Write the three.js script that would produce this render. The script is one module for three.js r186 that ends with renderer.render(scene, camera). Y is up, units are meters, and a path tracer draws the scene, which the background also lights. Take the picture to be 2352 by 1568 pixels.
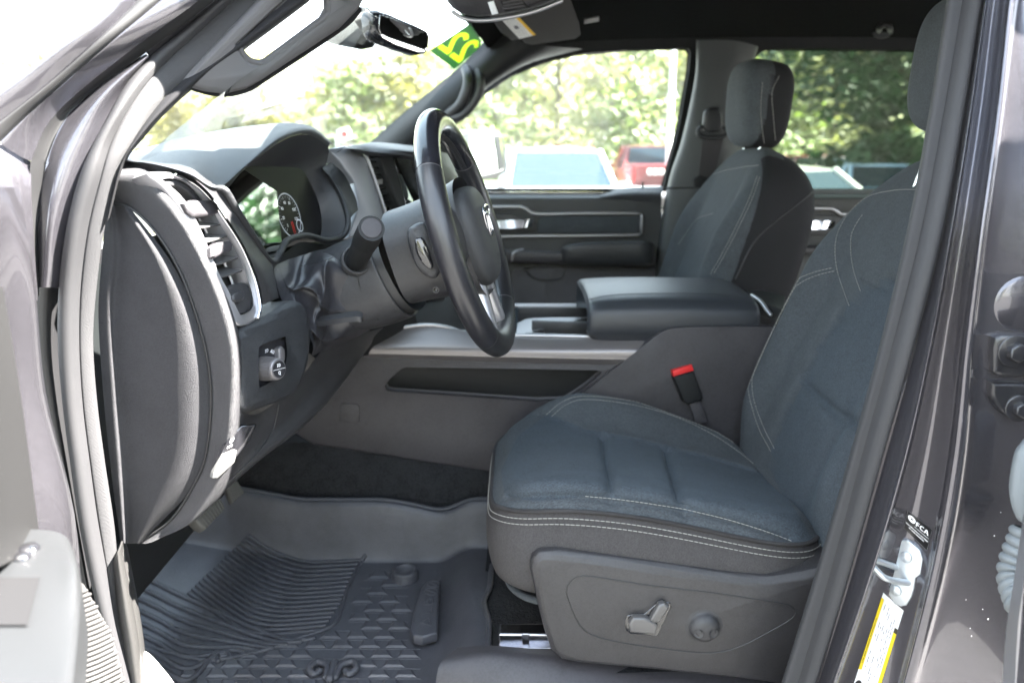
import * as THREE from 'three';
import { mergeGeometries, toCreasedNormals } from 'three/addons/utils/BufferGeometryUtils.js';
import { RoundedBoxGeometry } from 'three/addons/geometries/RoundedBoxGeometry.js';
import { ImprovedNoise } from 'three/addons/math/ImprovedNoise.js';

// ---------------------------------------------------------------- camera, sky, sun, exposure
const scene = new THREE.Scene();
const PITCH = THREE.MathUtils.degToRad(13.85), FPX = 1780, CY = 1.52;      // FPX: focal length in photo units (2352 wide)
const camera = new THREE.PerspectiveCamera(2 * Math.atan(784 / FPX) * 180 / Math.PI, 1024 / 682, 0.05, 900);
camera.position.set(0, CY, 0);
camera.rotation.x = -PITCH;
camera.focus = 1.12; camera.userData.fStop = 3.4;
const renderer = new THREE.WebGLRenderer({ antialias: true });
renderer.setSize(1024, 682);
renderer.toneMapping = THREE.LinearToneMapping;
renderer.toneMappingExposure = 32;
renderer.shadowMap.enabled = true;
const SUN = new THREE.Vector3(0.6, 0.78, 0.05).normalize();
{
  const W = 512, H = 256, d = new Float32Array(W * H * 4), n = new ImprovedNoise();
  for (let j = 0; j < H; j++) for (let i = 0; i < W; i++) {
    const el = ((j + 0.5) / H - 0.5) * Math.PI, az = ((i + 0.5) / W) * 2 * Math.PI;
    const x = Math.cos(el) * Math.cos(az), y = Math.sin(el), z = Math.cos(el) * Math.sin(az), o = (j * W + i) * 4;
    const h = Math.pow(1 - Math.max(0, y), 3.2);
    let c = [0.104 + 0.16 * h, 0.132 + 0.14 * h, 0.168 + 0.11 * h];
    let cl = 0, a = 1, k = 2.2; const yy = Math.max(y, 0.06) + 0.12;
    for (let q = 0; q < 4; q++) { cl += a * n.noise(x / yy * k * 0.6, z / yy * k * 0.6, 3.1 + q * 7); a *= 0.5; k *= 2.1; }
    const cc = Math.min(1, Math.max(0, cl * 1.6 - 0.12)) * Math.min(1, Math.max(0, y * 8));
    c = c.map((v, q) => v + (0.28 - v) * cc * 0.75);
    if (y < 0) c = [0.045, 0.045, 0.044];
    d[o] = c[0]; d[o + 1] = c[1]; d[o + 2] = c[2]; d[o + 3] = 1;
  }
  const t = new THREE.DataTexture(d, W, H, THREE.RGBAFormat, THREE.FloatType);
  t.mapping = THREE.EquirectangularReflectionMapping; t.magFilter = THREE.LinearFilter; t.minFilter = THREE.LinearFilter; t.needsUpdate = true;
  scene.background = t; scene.environment = t;
}
const sun = new THREE.DirectionalLight(new THREE.Color(1.0, 0.95, 0.88), 4.2);
sun.position.copy(SUN).multiplyScalar(60).add(new THREE.Vector3(0, 0, -20));
sun.target.position.set(0, 0, -20); scene.add(sun, sun.target);
sun.castShadow = true; sun.shadow.mapSize.set(4096, 4096);
Object.assign(sun.shadow.camera, { left: -60, right: 60, top: 60, bottom: -60, near: 1, far: 160 });

scene.fog = new THREE.FogExp2(0xf4f7ee, 0.0005);
// ---------------------------------------------------------------- helpers
const V3 = (x, y, z) => new THREE.Vector3(x, y, z), lerp = THREE.MathUtils.lerp;
const cP = Math.cos(PITCH), sP = Math.sin(PITCH), EYE = V3(0, CY, 0);
function rng(s) { return () => { s |= 0; s = s + 0x6D2B79F5 | 0; let t = Math.imul(s ^ s >>> 15, 1 | s); t = t + Math.imul(t ^ t >>> 7, 61 | t) ^ t; return ((t ^ t >>> 14) >>> 0) / 4294967296; }; }
const perlin = new ImprovedNoise();
const ray = (u, v) => { const dx = (u - 1176) / FPX, dy = -(v - 784) / FPX; return V3(dx, dy * cP - sP, -cP - dy * sP); };
const P = (u, v, z) => { const d = ray(u, v); return EYE.clone().addScaledVector(d, z / d.z); };           // where a sight line meets the lengthwise plane z
const PY = (u, v, y) => { const d = ray(u, v); return EYE.clone().addScaledVector(d, (y - CY) / d.y); };
const PN = (u, v, o, n) => { const d = ray(u, v); return EYE.clone().addScaledVector(d, o.clone().sub(EYE).dot(n) / d.dot(n)); };
const toV = (a, z) => a.isVector3 ? a : P(a[0], a[1], a.length > 2 ? a[2] : z);
const smooth = (a, b, x) => { const t = Math.min(1, Math.max(0, (x - a) / (b - a))); return t * t * (3 - 2 * t); };
function cr(a, b, c, d, t) { const t2 = t * t, t3 = t2 * t; return 0.5 * (2 * b + (c - a) * t + (2 * a - 5 * b + 4 * c - d) * t2 + (3 * b - a - 3 * c + d) * t3); }
function crv(p, i, t) {                                          // Catmull-Rom over an array of Vector3
  const n = p.length, g = (k) => k < 0 ? p[0].clone().multiplyScalar(2).sub(p[1]) : k >= n ? p[n - 1].clone().multiplyScalar(2).sub(p[n - 2]) : p[k];
  const A = g(i - 1), B = g(i), C = g(i + 1), D = g(i + 2);
  return V3(cr(A.x, B.x, C.x, D.x, t), cr(A.y, B.y, C.y, D.y, t), cr(A.z, B.z, C.z, D.z, t));
}
const fine = (p, k) => { const r = []; for (let i = 0; i < p.length - 1; i++) for (let j = 0; j < k; j++) r.push(crv(p, i, j / k)); r.push(p[p.length - 1].clone()); return r; };
function grid(rows, closeV) {                                    // rows of Vector3 -> indexed sheet with uv in metres
  const R = rows.length, C = rows[0].length, pos = [], uv = [], idx = [];
  const mid = rows[R >> 1], us = [0]; for (let j = 1; j < C; j++) us.push(us[j - 1] + mid[j].distanceTo(mid[j - 1]));
  let vv = 0;
  for (let i = 0; i < R; i++) {
    if (i) vv += rows[i][C >> 1].distanceTo(rows[i - 1][C >> 1]);
    for (let j = 0; j < C; j++) { const p = rows[i][j]; pos.push(p.x, p.y, p.z); uv.push(us[j], vv); }
  }
  for (let i = 0; i < R - 1; i++) for (let j = 0; j < C - 1; j++) { const a = i * C + j, b = a + 1, c = a + C, d = c + 1; idx.push(a, c, b, b, c, d); }
  const g = new THREE.BufferGeometry();
  g.setAttribute('position', new THREE.Float32BufferAttribute(pos, 3)); g.setAttribute('uv', new THREE.Float32BufferAttribute(uv, 2)); g.setIndex(idx);
  g.computeVertexNormals();
  if (closeV) {                                                  // first and last column coincide: share the normals
    const n = g.attributes.normal, v = V3(), w = V3();
    for (let i = 0; i < R; i++) { v.fromBufferAttribute(n, i * C); w.fromBufferAttribute(n, i * C + C - 1); v.add(w).normalize(); n.setXYZ(i * C, v.x, v.y, v.z); n.setXYZ(i * C + C - 1, v.x, v.y, v.z); }
  }
  return g;
}
function net(n, nu = 6, nv = 6, z) {                             // refine a coarse net
  const a = n.map((r) => fine(r.map((q) => toV(q, z)), nv)), C = a[0].length, out = [];
  const cols = []; for (let j = 0; j < C; j++) cols.push(fine(a.map((r) => r[j]), nu));
  for (let i = 0; i < cols[0].length; i++) out.push(cols.map((c) => c[i]));
  return out;
}
const surf = (n, nu, nv, z) => grid(net(n, nu, nv, z));
function solid(n, nu, nv, off, z) {                              // a sheet with real thickness
  const a = net(n, nu, nv, z), b = a.map((r) => r.map((p) => p.clone().add(off))), R = a.length, C = a[0].length;
  const rim = (f) => grid([f.map((q) => a[q[0]][q[1]]), f.map((q) => b[q[0]][q[1]])]);
  const e = []; for (let j = 0; j < C; j++) e.push([0, j]); for (let i = 1; i < R; i++) e.push([i, C - 1]); for (let j = C - 2; j >= 0; j--) e.push([R - 1, j]); for (let i = R - 2; i >= 0; i--) e.push([i, 0]);
  return merge([grid(a), grid(b), rim(e)]);
}
function merge(list) {
  const l = list.filter(Boolean).map((g) => { let h = g.index ? g.toNonIndexed() : g; for (const k of Object.keys(h.attributes)) if (!['position', 'normal', 'uv'].includes(k)) h.deleteAttribute(k); if (!h.attributes.uv) h.setAttribute('uv', new THREE.Float32BufferAttribute(new Float32Array(h.attributes.position.count * 2), 2)); return h; });
  return l.length ? mergeGeometries(l, false) : null;
}
function boxUV(g) {
  const h = g.index ? g.toNonIndexed() : g, p = h.attributes.position, uv = new Float32Array(p.count * 2), a = V3(), b = V3(), c = V3();
  for (let i = 0; i < p.count; i += 3) {
    a.fromBufferAttribute(p, i); b.fromBufferAttribute(p, i + 1); c.fromBufferAttribute(p, i + 2);
    const n = b.clone().sub(a).cross(c.clone().sub(a)), ax = Math.abs(n.x), ay = Math.abs(n.y), az = Math.abs(n.z);
    [a, b, c].forEach((q, k) => { const [s, t] = ax > ay && ax > az ? [q.z, q.y] : ay > az ? [q.x, q.z] : [q.x, q.y]; uv[(i + k) * 2] = s; uv[(i + k) * 2 + 1] = t; });
  }
  h.setAttribute('uv', new THREE.BufferAttribute(uv, 2)); return h;
}
const ZN = V3(0, 0, 1);
function frameOf(n) { const ey0 = Math.abs(n.y) > 0.9 ? V3(0, 0, -1) : V3(0, 1, 0), ex = ey0.clone().cross(n).normalize(), ey = n.clone().cross(ex).normalize(); return [ex, ey]; }
function closedSpline(p, k = 6) { const n = p.length, r = []; for (let i = 0; i < n; i++) for (let j = 0; j < k; j++) { const g = (q) => p[(q + n) % n], t = j / k, A = g(i - 1), B = g(i), C = g(i + 1), D = g(i + 2); r.push([cr(A[0], B[0], C[0], D[0], t), cr(A[1], B[1], C[1], D[1], t)]); } return r; }
// outline given in photo units, laid on the plane (o, n), extruded by depth away from the viewer side, edges rounded
function plate(pts, o, n, depth, { bevel = 0.003, holes = [], spline = 0, seg = 3 } = {}) {
  if (!o.isVector3) { o = V3(0, 0, o); }
  n = (n || ZN).clone().normalize(); const [ex, ey] = frameOf(n);
  const to2 = (q) => { const p = (q.isVector3 ? q : PN(q[0], q[1], o, n)).clone().sub(o); return [p.dot(ex), p.dot(ey)]; };
  const ring = (l) => { let r = l.map(to2); if (spline) r = closedSpline(r, spline); return r.map((q) => new THREE.Vector2(q[0], q[1])); };
  const s = new THREE.Shape(ring(pts)); holes.forEach((h) => s.holes.push(new THREE.Path(ring(h))));
  const b = Math.min(bevel, depth * 0.49);
  let g = new THREE.ExtrudeGeometry(s, { depth: Math.max(1e-4, depth - 2 * b), bevelEnabled: b > 0, bevelThickness: b, bevelSize: b, bevelOffset: -b, bevelSegments: seg, curveSegments: 8 });
  g.translate(0, 0, -depth + b); g = toCreasedNormals(g, 0.7); boxUV(g);
  g.applyMatrix4(new THREE.Matrix4().makeBasis(ex, ey, n).setPosition(o)); return g;
}
function tube(pts, r, seg = 6, rad = 8, z, closed = false) {
  const c = new THREE.CatmullRomCurve3(pts.map((q) => toV(q, z)), closed, 'catmullrom', 0.5);
  const g = new THREE.TubeGeometry(c, Math.max(2, (pts.length - (closed ? 0 : 1)) * seg), r, rad, closed);
  if (closed) return g;
  const caps = [0, 1].map((t) => { const s = new THREE.SphereGeometry(r, rad, 6); const p = c.getPoint(t); s.translate(p.x, p.y, p.z); return s; });
  return merge([g, ...caps]);
}
function ribbon(A, B, bulge, dir = ZN, k = 6, nu = 4, nv = 1, cols = 8) {        // soft band between two edge curves, arched along dir
  const a = fine(A.map((q) => toV(q)), k), b = fine(B.map((q) => toV(q)), k);
  return grid(a.map((p, i) => { const r = []; for (let j = 0; j <= cols; j++) { const s = j / cols; r.push(p.clone().lerp(b[i], s).addScaledVector(dir, bulge * Math.sqrt(Math.max(0, 1 - (2 * s - 1) ** 2)))); } return r; }));
}
function box(w, h, d, x, y, z, r = 0.004, rot) { const g = new RoundedBoxGeometry(w, h, d, 2, Math.min(r, w * 0.49, h * 0.49, d * 0.49)); if (rot) g.applyMatrix4(new THREE.Matrix4().makeRotationFromEuler(new THREE.Euler(...rot))); boxUV2(g); g.translate(x, y, z); return g; }
function boxUV2(g) { return g; }
function cyl(a, b, r0, r1, seg = 20, open = false) { const d = b.clone().sub(a), g = new THREE.CylinderGeometry(r1, r0, d.length(), seg, 1, open); g.applyQuaternion(new THREE.Quaternion().setFromUnitVectors(V3(0, 1, 0), d.normalize())); const m = a.clone().add(b).multiplyScalar(0.5); g.translate(m.x, m.y, m.z); return g; }
function lathe(profile, o, n, seg = 32) { const g = new THREE.LatheGeometry(profile.map((q) => new THREE.Vector2(q[0], q[1])), seg); g.applyQuaternion(new THREE.Quaternion().setFromUnitVectors(V3(0, 1, 0), n.clone().normalize())); g.translate(o.x, o.y, o.z); return g; }
const probe = new THREE.Raycaster(), probeMat = new THREE.MeshBasicMaterial({ side: THREE.DoubleSide });
function cast(g, u, v) { if (!g.boundingSphere) g.computeBoundingSphere(); const m = g.userData.probe || (g.userData.probe = new THREE.Mesh(g, probeMat)); probe.set(EYE, ray(u, v).normalize()); const h = probe.intersectObject(m)[0]; if (!h) return null; const n = h.normal ? h.normal.clone() : h.face.normal.clone(); if (n.dot(probe.ray.direction) > 0) n.negate(); return { p: h.point, n }; }
function onto(g, uv, k = 6, lift = 0.001) {                      // a drawn line laid on a surface
  const l = fine(uv.map((q) => V3(q[0], q[1], 0)), k), r = [];
  for (const q of l) { const h = cast(g, q.x, q.y); if (h) { const p = h.p.clone().addScaledVector(h.n, lift); p.n = h.n; r.push(p); } }
  return r;
}
function decal(g, quad, k = 6, lift = 0.0006) {                  // a sheet that follows the surface under four corners (tl, tr, br, bl)
  const rows = []; let last = null;
  for (let i = 0; i <= k; i++) { const r = []; for (let j = 0; j <= k; j++) { const a = i / k, b = j / k, f = (q) => lerp(lerp(quad[0][q], quad[1][q], b), lerp(quad[3][q], quad[2][q], b), a); const h = cast(g, f(0), f(1)); const p = h ? h.p.clone().addScaledVector(h.n, lift) : last ? last.clone() : V3(0, -5, 0); last = p; r.push(p); } rows.push(r); }
  const s = grid(rows), uv = s.attributes.uv; for (let i = 0; i <= k; i++) for (let j = 0; j <= k; j++) uv.setXY(i * (k + 1) + j, j / k, 1 - i / k); return s;
}
function groove(g, pts, width, depth, pw = 2) {                  // press a line into a surface (negative depth raises it)
  const p = g.attributes.position, n = g.attributes.normal, b = new THREE.Box3().setFromPoints(pts).expandByScalar(width * 3), v = V3(), L = new THREE.Line3(), c = V3();
  for (let i = 0; i < p.count; i++) {
    v.fromBufferAttribute(p, i); if (!b.containsPoint(v)) continue; let d = 1e9;
    for (let k = 0; k < pts.length - 1; k++) { L.set(pts[k], pts[k + 1]); L.closestPointToPoint(v, true, c); d = Math.min(d, c.distanceTo(v)); }
    const sg = (EYE.x - v.x) * n.getX(i) + (EYE.y - v.y) * n.getY(i) + (EYE.z - v.z) * n.getZ(i) < 0 ? -1 : 1, f = sg * depth * Math.exp(-Math.pow(d / width, pw)); if (Math.abs(f) > 1e-5) p.setXYZ(i, v.x - n.getX(i) * f, v.y - n.getY(i) * f, v.z - n.getZ(i) * f);
  }
  g.computeVertexNormals(); g.userData.probe = null; g.boundingSphere = null;
}
function stitches(pts, len = 0.0045, gap = 0.0025, r = 0.0006) {
  if (pts.length < 3) { console.log('short line'); return null; } const c = new THREE.CatmullRomCurve3(pts), L = c.getLength(), out = [], base = new THREE.CapsuleGeometry(r, len, 2, 5);
  for (let s = 0; s + len < L; s += len + gap) { const a = c.getPointAt(s / L), b = c.getPointAt((s + len) / L), g = base.clone(); g.applyQuaternion(new THREE.Quaternion().setFromUnitVectors(V3(0, 1, 0), b.clone().sub(a).normalize())); g.translate((a.x + b.x) / 2, (a.y + b.y) / 2, (a.z + b.z) / 2); out.push(g); }
  return merge(out);
}
// ---------------------------------------------------------------- naming
const used = new Map(), baseOf = new WeakMap();
function numbered(n) { const k = used.get(n) || 0; used.set(n, k + 1); return k ? `${n}_${String(k).padStart(3, '0')}` : n; }
function thing(name, label, category, at, group) {
  const o = new THREE.Group(); o.name = numbered(name); o.position.copy(at); baseOf.set(o, at.clone()); o.userData = { label, category }; if (group) o.userData.group = group; scene.add(o); return o;
}
function part(parent, name, geo, mat, label, kind) {
  if (!geo) { console.log('nothing for ' + name); return null; }
  const b = baseOf.get(parent), g = geo.clone(); g.userData = {}; g.translate(-b.x, -b.y, -b.z);
  const m = new THREE.Mesh(g, mat); m.name = name; m.castShadow = m.receiveShadow = true; baseOf.set(m, b); if (label) m.userData.label = label; if (kind) m.userData.kind = kind; parent.add(m); return m;
}
function struct(name, geo, mat) { const m = new THREE.Mesh(geo, mat); m.name = name; m.userData.kind = 'structure'; m.receiveShadow = m.castShadow = true; scene.add(m); return m; }

// ---------------------------------------------------------------- materials
function tex(n, f, repeat, srgb) {                               // f(x, y) in 0..1, tileable, value or [r,g,b]
  const one = typeof f(0, 0) === 'number', d = new Uint8Array(n * n * 4);
  for (let j = 0; j < n; j++) for (let i = 0; i < n; i++) { const c = f(i / n, j / n), o = (j * n + i) * 4, q = (x) => Math.max(0, Math.min(255, Math.round(x * 255))); d[o] = q(one ? c : c[0]); d[o + 1] = q(one ? c : c[1]); d[o + 2] = q(one ? c : c[2]); d[o + 3] = 255; }
  const t = new THREE.DataTexture(d, n, n); t.wrapS = t.wrapT = THREE.RepeatWrapping; t.magFilter = THREE.LinearFilter; t.minFilter = THREE.LinearMipmapLinearFilter; t.generateMipmaps = true; t.repeat.set(repeat, repeat); if (srgb) t.colorSpace = THREE.SRGBColorSpace; t.needsUpdate = true; return t;
}
const hash2 = (x, y, s) => { let h = Math.imul(x, 374761393) + Math.imul(y, 668265263) + Math.imul(s, 974634) | 0; h = Math.imul(h ^ h >>> 13, 1274126177); return ((h ^ h >>> 16) >>> 0) / 4294967296; };
const vnoise = (x, y, per, s) => { x *= per; y *= per; const i = Math.floor(x), j = Math.floor(y), a = x - i, b = y - j, m = (q) => ((q % per) + per) % per, h = (p, q) => hash2(m(p), m(q), s), sa = a * a * (3 - 2 * a), sb = b * b * (3 - 2 * b); return lerp(lerp(h(i, j), h(i + 1, j), sa), lerp(h(i, j + 1), h(i + 1, j + 1), sa), sb); };
const worley = (x, y, per, s) => { x *= per; y *= per; const i = Math.floor(x), j = Math.floor(y); let d1 = 9, d2 = 9; for (let a = -1; a <= 1; a++) for (let b = -1; b <= 1; b++) { const p = i + a, q = j + b, mp = ((p % per) + per) % per, mq = ((q % per) + per) % per, dx = p + hash2(mp, mq, s) - x, dy = q + hash2(mp, mq, s + 9) - y, d = Math.hypot(dx, dy * 1.15); if (d < d1) { d2 = d1; d1 = d; } else if (d < d2) d2 = d; } return d2 - d1; };
const T = {
  leather: tex(512, (x, y) => 0.75 * Math.min(1, worley(x, y, 56, 3) * 2.4) + 0.25 * vnoise(x, y, 128, 5), 1 / 0.1),
  plastic: tex(512, (x, y) => 0.6 * Math.min(1, worley(x, y, 110, 8) * 2) + 0.4 * vnoise(x, y, 220, 2), 1 / 0.1),
  weave: tex(512, (x, y) => 0.5 * (0.5 + 0.5 * Math.sin(2 * Math.PI * (x * 80 + y * 40))) * (0.5 + 0.5 * Math.sin(2 * Math.PI * y * 100)) + 0.5 * vnoise(x, y, 160, 4), 1 / 0.12),
  twill: tex(512, (x, y) => 0.65 * (0.5 + 0.5 * Math.sin(2 * Math.PI * (x * 20 + y * 64))) + 0.35 * vnoise(x, y, 128, 7), 1 / 0.12),
  carpet: tex(512, (x, y) => 0.5 * vnoise(x, y, 180, 1) + 0.3 * vnoise(x, y, 60, 2) + 0.2 * vnoise(x, y, 16, 3), 1 / 0.25),
};
const mel = (r, g, b, amt, seed, big = 0.1) => tex(512, (x, y) => { const k = 1 + amt * (vnoise(x, y, 200, seed) - 0.5) + amt * 0.8 * (vnoise(x, y, 100, seed + 3) - 0.5) + big * (vnoise(x, y, 7, seed + 1) + 0.6 * vnoise(x, y, 19, seed + 5) - 0.8); return [r, g, b].map((c) => { const l = c * k; return l <= 0.0031308 ? l * 12.92 : 1.055 * Math.pow(l, 1 / 2.4) - 0.055; }); }, 1 / 0.16, true);
const lin = (r, g, b) => new THREE.Color().setRGB(r, g, b);
const M = {};
function mat(name, c, rough, o = {}) { const { bump, bumpScale, ...rest } = o; const m = new THREE.MeshPhysicalMaterial({ color: lin(...c), roughness: rough, side: THREE.DoubleSide, ...rest }); if (bump) { m.bumpMap = bump; m.bumpScale = bumpScale; } m.name = name; M[name] = m; return m; }
mat('paint', [0.105, 0.101, 0.115], 0.24, { metalness: 0.75, clearcoat: 1, clearcoatRoughness: 0.04, map: null });
M.paint.map = mel(0.92, 0.92, 0.92, 0.25, 31, 0.02); M.paint.map.repeat.set(4, 4);
mat('rubber', [0.04, 0.04, 0.0432], 0.62, { bump: T.plastic, bumpScale: 0.0002 });
mat('sealBulb', [0.021, 0.021, 0.023], 0.6, { bump: T.plastic, bumpScale: 0.00025 });
mat('sealLip', [0.024, 0.024, 0.026], 0.75, { bump: T.twill, bumpScale: 0.0003 });
mat('blackGap', [0.016, 0.016, 0.0168], 0.5);
mat('leather', [0.0336, 0.0336, 0.0368], 0.48, { bump: T.leather, bumpScale: 0.0006 });
mat('leatherTop', [0.0145, 0.016, 0.019], 0.45, { bump: T.leather, bumpScale: 0.0006 });
mat('dashPanel', [0.032, 0.032, 0.0352], 0.7, { specularIntensity: 0.5, bump: T.leather, bumpScale: 0.0005 });
mat('plastic', [0.0272, 0.0272, 0.0296], 0.45, { bump: T.plastic, bumpScale: 0.00015 });
mat('plasticDark', [0.0128, 0.0136, 0.0144], 0.5, { specularIntensity: 0.45, bump: T.plastic, bumpScale: 0.0001 });
mat('plasticTaupe', [0.036, 0.0335, 0.0375], 0.5, { bump: T.plastic, bumpScale: 0.0002 });
mat('shield', [0.026, 0.025, 0.027], 0.4, { bump: T.leather, bumpScale: 0.00028 });
mat('farTrim', [0.044, 0.048, 0.0488], 0.55, { bump: T.plastic, bumpScale: 0.0002 });
mat('doorPlastic', [0.03, 0.032, 0.033], 0.5, { bump: T.plastic, bumpScale: 0.0002 });
mat('softBlack', [0.0176, 0.0184, 0.0208], 0.4, { bump: T.leather, bumpScale: 0.00015 });
mat('matRubber', [0.045, 0.046, 0.054], 0.5, { bump: T.carpet, bumpScale: 0.0003, map: mel(0.9, 0.9, 0.92, 0.2, 41, 0.3) });
M.matRubber.map.repeat.set(4, 4);
mat('seatCloth', [1, 1, 1], 0.9, { specularIntensity: 0.3, bump: T.weave, bumpScale: 0.00035, map: mel(0.051, 0.057, 0.062, 0.5, 11, 0.12), sheen: 0.3, sheenColor: lin(0.3, 0.33, 0.36), sheenRoughness: 0.5 });
mat('seatInsert', [1, 1, 1], 0.88, { specularIntensity: 0.3, bump: T.weave, bumpScale: 0.00045, map: mel(0.042, 0.051, 0.06, 0.5, 12, 0.1), sheen: 0.3, sheenColor: lin(0.25, 0.32, 0.38), sheenRoughness: 0.5 });
mat('seatSide', [1, 1, 1], 0.85, { specularIntensity: 0.4, bump: T.twill, bumpScale: 0.0005, map: mel(0.044, 0.042, 0.043, 0.35, 13, 0.08) });
mat('seatBlack', [0.0152, 0.0152, 0.0168], 0.8, { specularIntensity: 0.3, bump: T.twill, bumpScale: 0.0003 });
mat('thread', [0.25, 0.245, 0.225], 0.7);
mat('headliner', [0.0064, 0.0068, 0.0068], 0.95, { bump: T.carpet, bumpScale: 0.0003, specularIntensity: 0 });
mat('carpet', [0.024, 0.0248, 0.0272], 1, { specularIntensity: 0, bump: T.carpet, bumpScale: 0.003, map: mel(0.9, 0.9, 0.9, 0.9, 55, 0.5) });
mat('silver', [0.42, 0.42, 0.44], 0.34, { metalness: 0.85 });
mat('silverDark', [0.2, 0.19, 0.195], 0.4, { metalness: 0.6 });
mat('chrome', [0.8, 0.8, 0.82], 0.12, { metalness: 1 });
mat('zinc', [0.5, 0.53, 0.55], 0.38, { metalness: 0.7 });
mat('gloss', [0.012, 0.012, 0.014], 0.12, { clearcoat: 1, clearcoatRoughness: 0.05 });
mat('wheelLeather', [0.015, 0.015, 0.018], 0.3, { bump: T.leather, bumpScale: 0.00012, clearcoat: 0.35, clearcoatRoughness: 0.25 });
mat('mirror', [0.9, 0.92, 0.92], 0.03, { metalness: 1 });
mat('whitePlastic', [0.55, 0.57, 0.58], 0.5);
mat('white', [0.78, 0.78, 0.76], 0.6);
mat('red', [0.62, 0.02, 0.02], 0.4);
mat('glass', [0.9, 0.97, 0.95], 0.0, { transmission: 1, thickness: 0, ior: 1.5 });
mat('glassDark', [0.5, 0.56, 0.54], 0.0, { transmission: 1, thickness: 0, ior: 1.5 });
{ const sp = mel(0.9, 0.9, 0.9, 0.28, 61, 0.16), sq = mel(0.9, 0.9, 0.9, 0.3, 62, 0.25); sq.repeat.set(3, 3); for (const k of ['leather', 'dashPanel', 'leatherTop', 'softBlack']) M[k].map = sp; for (const k of ['shield', 'plasticTaupe', 'plastic', 'plasticDark']) M[k].map = sq; }
// ---------------------------------------------------------------- ground
{
  const g = new THREE.PlaneGeometry(700, 700, 1, 1); g.rotateX(-Math.PI / 2); g.translate(0, -0.12, 0); for (let i = 0; i < 4; i++) g.attributes.uv.setXY(i, g.attributes.position.getX(i), g.attributes.position.getZ(i));
  const m = mat('asphalt', [1, 1, 1], 0.9, { map: mel(0.05, 0.05, 0.049, 0.5, 71, 0.3) }); m.map.repeat.set(0.25, 0.25);
  struct('ground', g, m);
  const v = new THREE.PlaneGeometry(300, 40); v.rotateX(-Math.PI / 2); v.translate(0, -0.11, -62); for (let i = 0; i < 4; i++) v.attributes.uv.setXY(i, v.attributes.position.getX(i), v.attributes.position.getZ(i));
  const gm = mat('verge', [1, 1, 1], 1, { map: mel(0.05, 0.085, 0.02, 0.8, 72, 0.6) }); gm.map.repeat.set(0.4, 0.4);
  struct('grass_verge', v, gm);
}
// ---------------------------------------------------------------- the cab of the pickup
const truck = thing('pickup_truck', 'grey metallic pickup truck cab with its door opening facing us', 'pickup truck', V3(0, 0, -1.7));
// A pillar: edges from top to bottom
const S = [ // s0, s1, s2, s3 (photo units) and depth
  [1005, -278, 1045, -275, 1150, -262, 1190, -258, -1.1], [575, -60, 615, -60, 740, -60, 790, -65, -1.085], [495, 10, 535, 2, 655, 5, 700, 5, -1.06], [420, 75, 455, 75, 540, 95, 577, 97, -1.035], [345, 135, 390, 133, 450, 160, 480, 168, -1.01],
  [290, 200, 338, 188, 385, 215, 425, 212, -0.985], [250, 275, 293, 253, 335, 277, 368, 265, -0.965], [210, 350, 255, 325, 300, 330, 322, 318, -0.95], [182, 420, 232, 400, 270, 390, 284, 372, -0.94],
  [157, 520, 202, 520, 240, 520, 250, 500, -0.935], [140, 650, 185, 650, 222, 650, 236, 650, -0.935], [137, 780, 181, 780, 213, 780, 228, 780, -0.935], [148, 920, 188, 920, 222, 920, 238, 920, -0.935],
  [166, 1060, 205, 1060, 240, 1060, 254, 1060, -0.935], [190, 1220, 228, 1220, 264, 1225, 275, 1225, -0.935], [230, 1400, 264, 1400, 278, 1400, 288, 1400, -0.935], [285, 1580, 310, 1580, 322, 1580, 332, 1580, -0.935]];
const edge = (i, dz, a = 0, b = S.length) => S.slice(a, b).map((r) => P(r[i], r[i + 1], r[8] + dz));
part(truck, 'door_seal', merge([ribbon(edge(0, -0.004), edge(2, -0.002), 0.016)]), M.sealBulb);
part(truck, 'seal_lip', ribbon(edge(2, -0.004), edge(4, -0.014), 0.004), M.sealLip);
const trimA = S.slice(0, 10);
part(truck, 'pillar_trim', surf([trimA.map((r) => P(r[4], r[5], r[8] - 0.012)), trimA.map((r) => P((r[4] + r[6]) / 2, (r[5] + r[7]) / 2, r[8] - 0.008)), trimA.map((r) => P(r[6], r[7], r[8] - 0.02)), trimA.map((r) => P(r[6] + 3, r[7] + 4, r[8] - 0.06))], 4, 4), M.seatBlack);
// painted bands outside the seal
const E0 = [[800, -330, -0.985], [330, -90, -0.99], [247, -5, -0.97], [167, 92, -0.94], [80, 160, -0.92], [0, 215, -0.9], [-80, 280, -0.88]];
const E1 = [[850, -318, -0.995], [395, -80, -1.0], [317, 0, -0.98], [225, 90, -0.95], [130, 175, -0.93], [50, 240, -0.91], [-30, 300, -0.89]];
const E2 = [[900, -305, -1.0], [445, -80, -1.01], [367, 0, -0.99], [262, 90, -0.96], [160, 180, -0.94], [70, 258, -0.92], [0, 325, -0.9]];
const E3 = [[985, -295, -1.01], [540, -75, -1.02], [457, 0, -1.0], [300, 115, -0.975], [167, 222, -0.955], [105, 290, -0.935], [70, 370, -0.92]];
const E4 = [[1015, -288, -1.03], [575, -75, -1.04], [493, 0, -1.02], [335, 120, -0.995], [205, 215, -0.97], [140, 285, -0.95], [104, 370, -0.935]];
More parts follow.
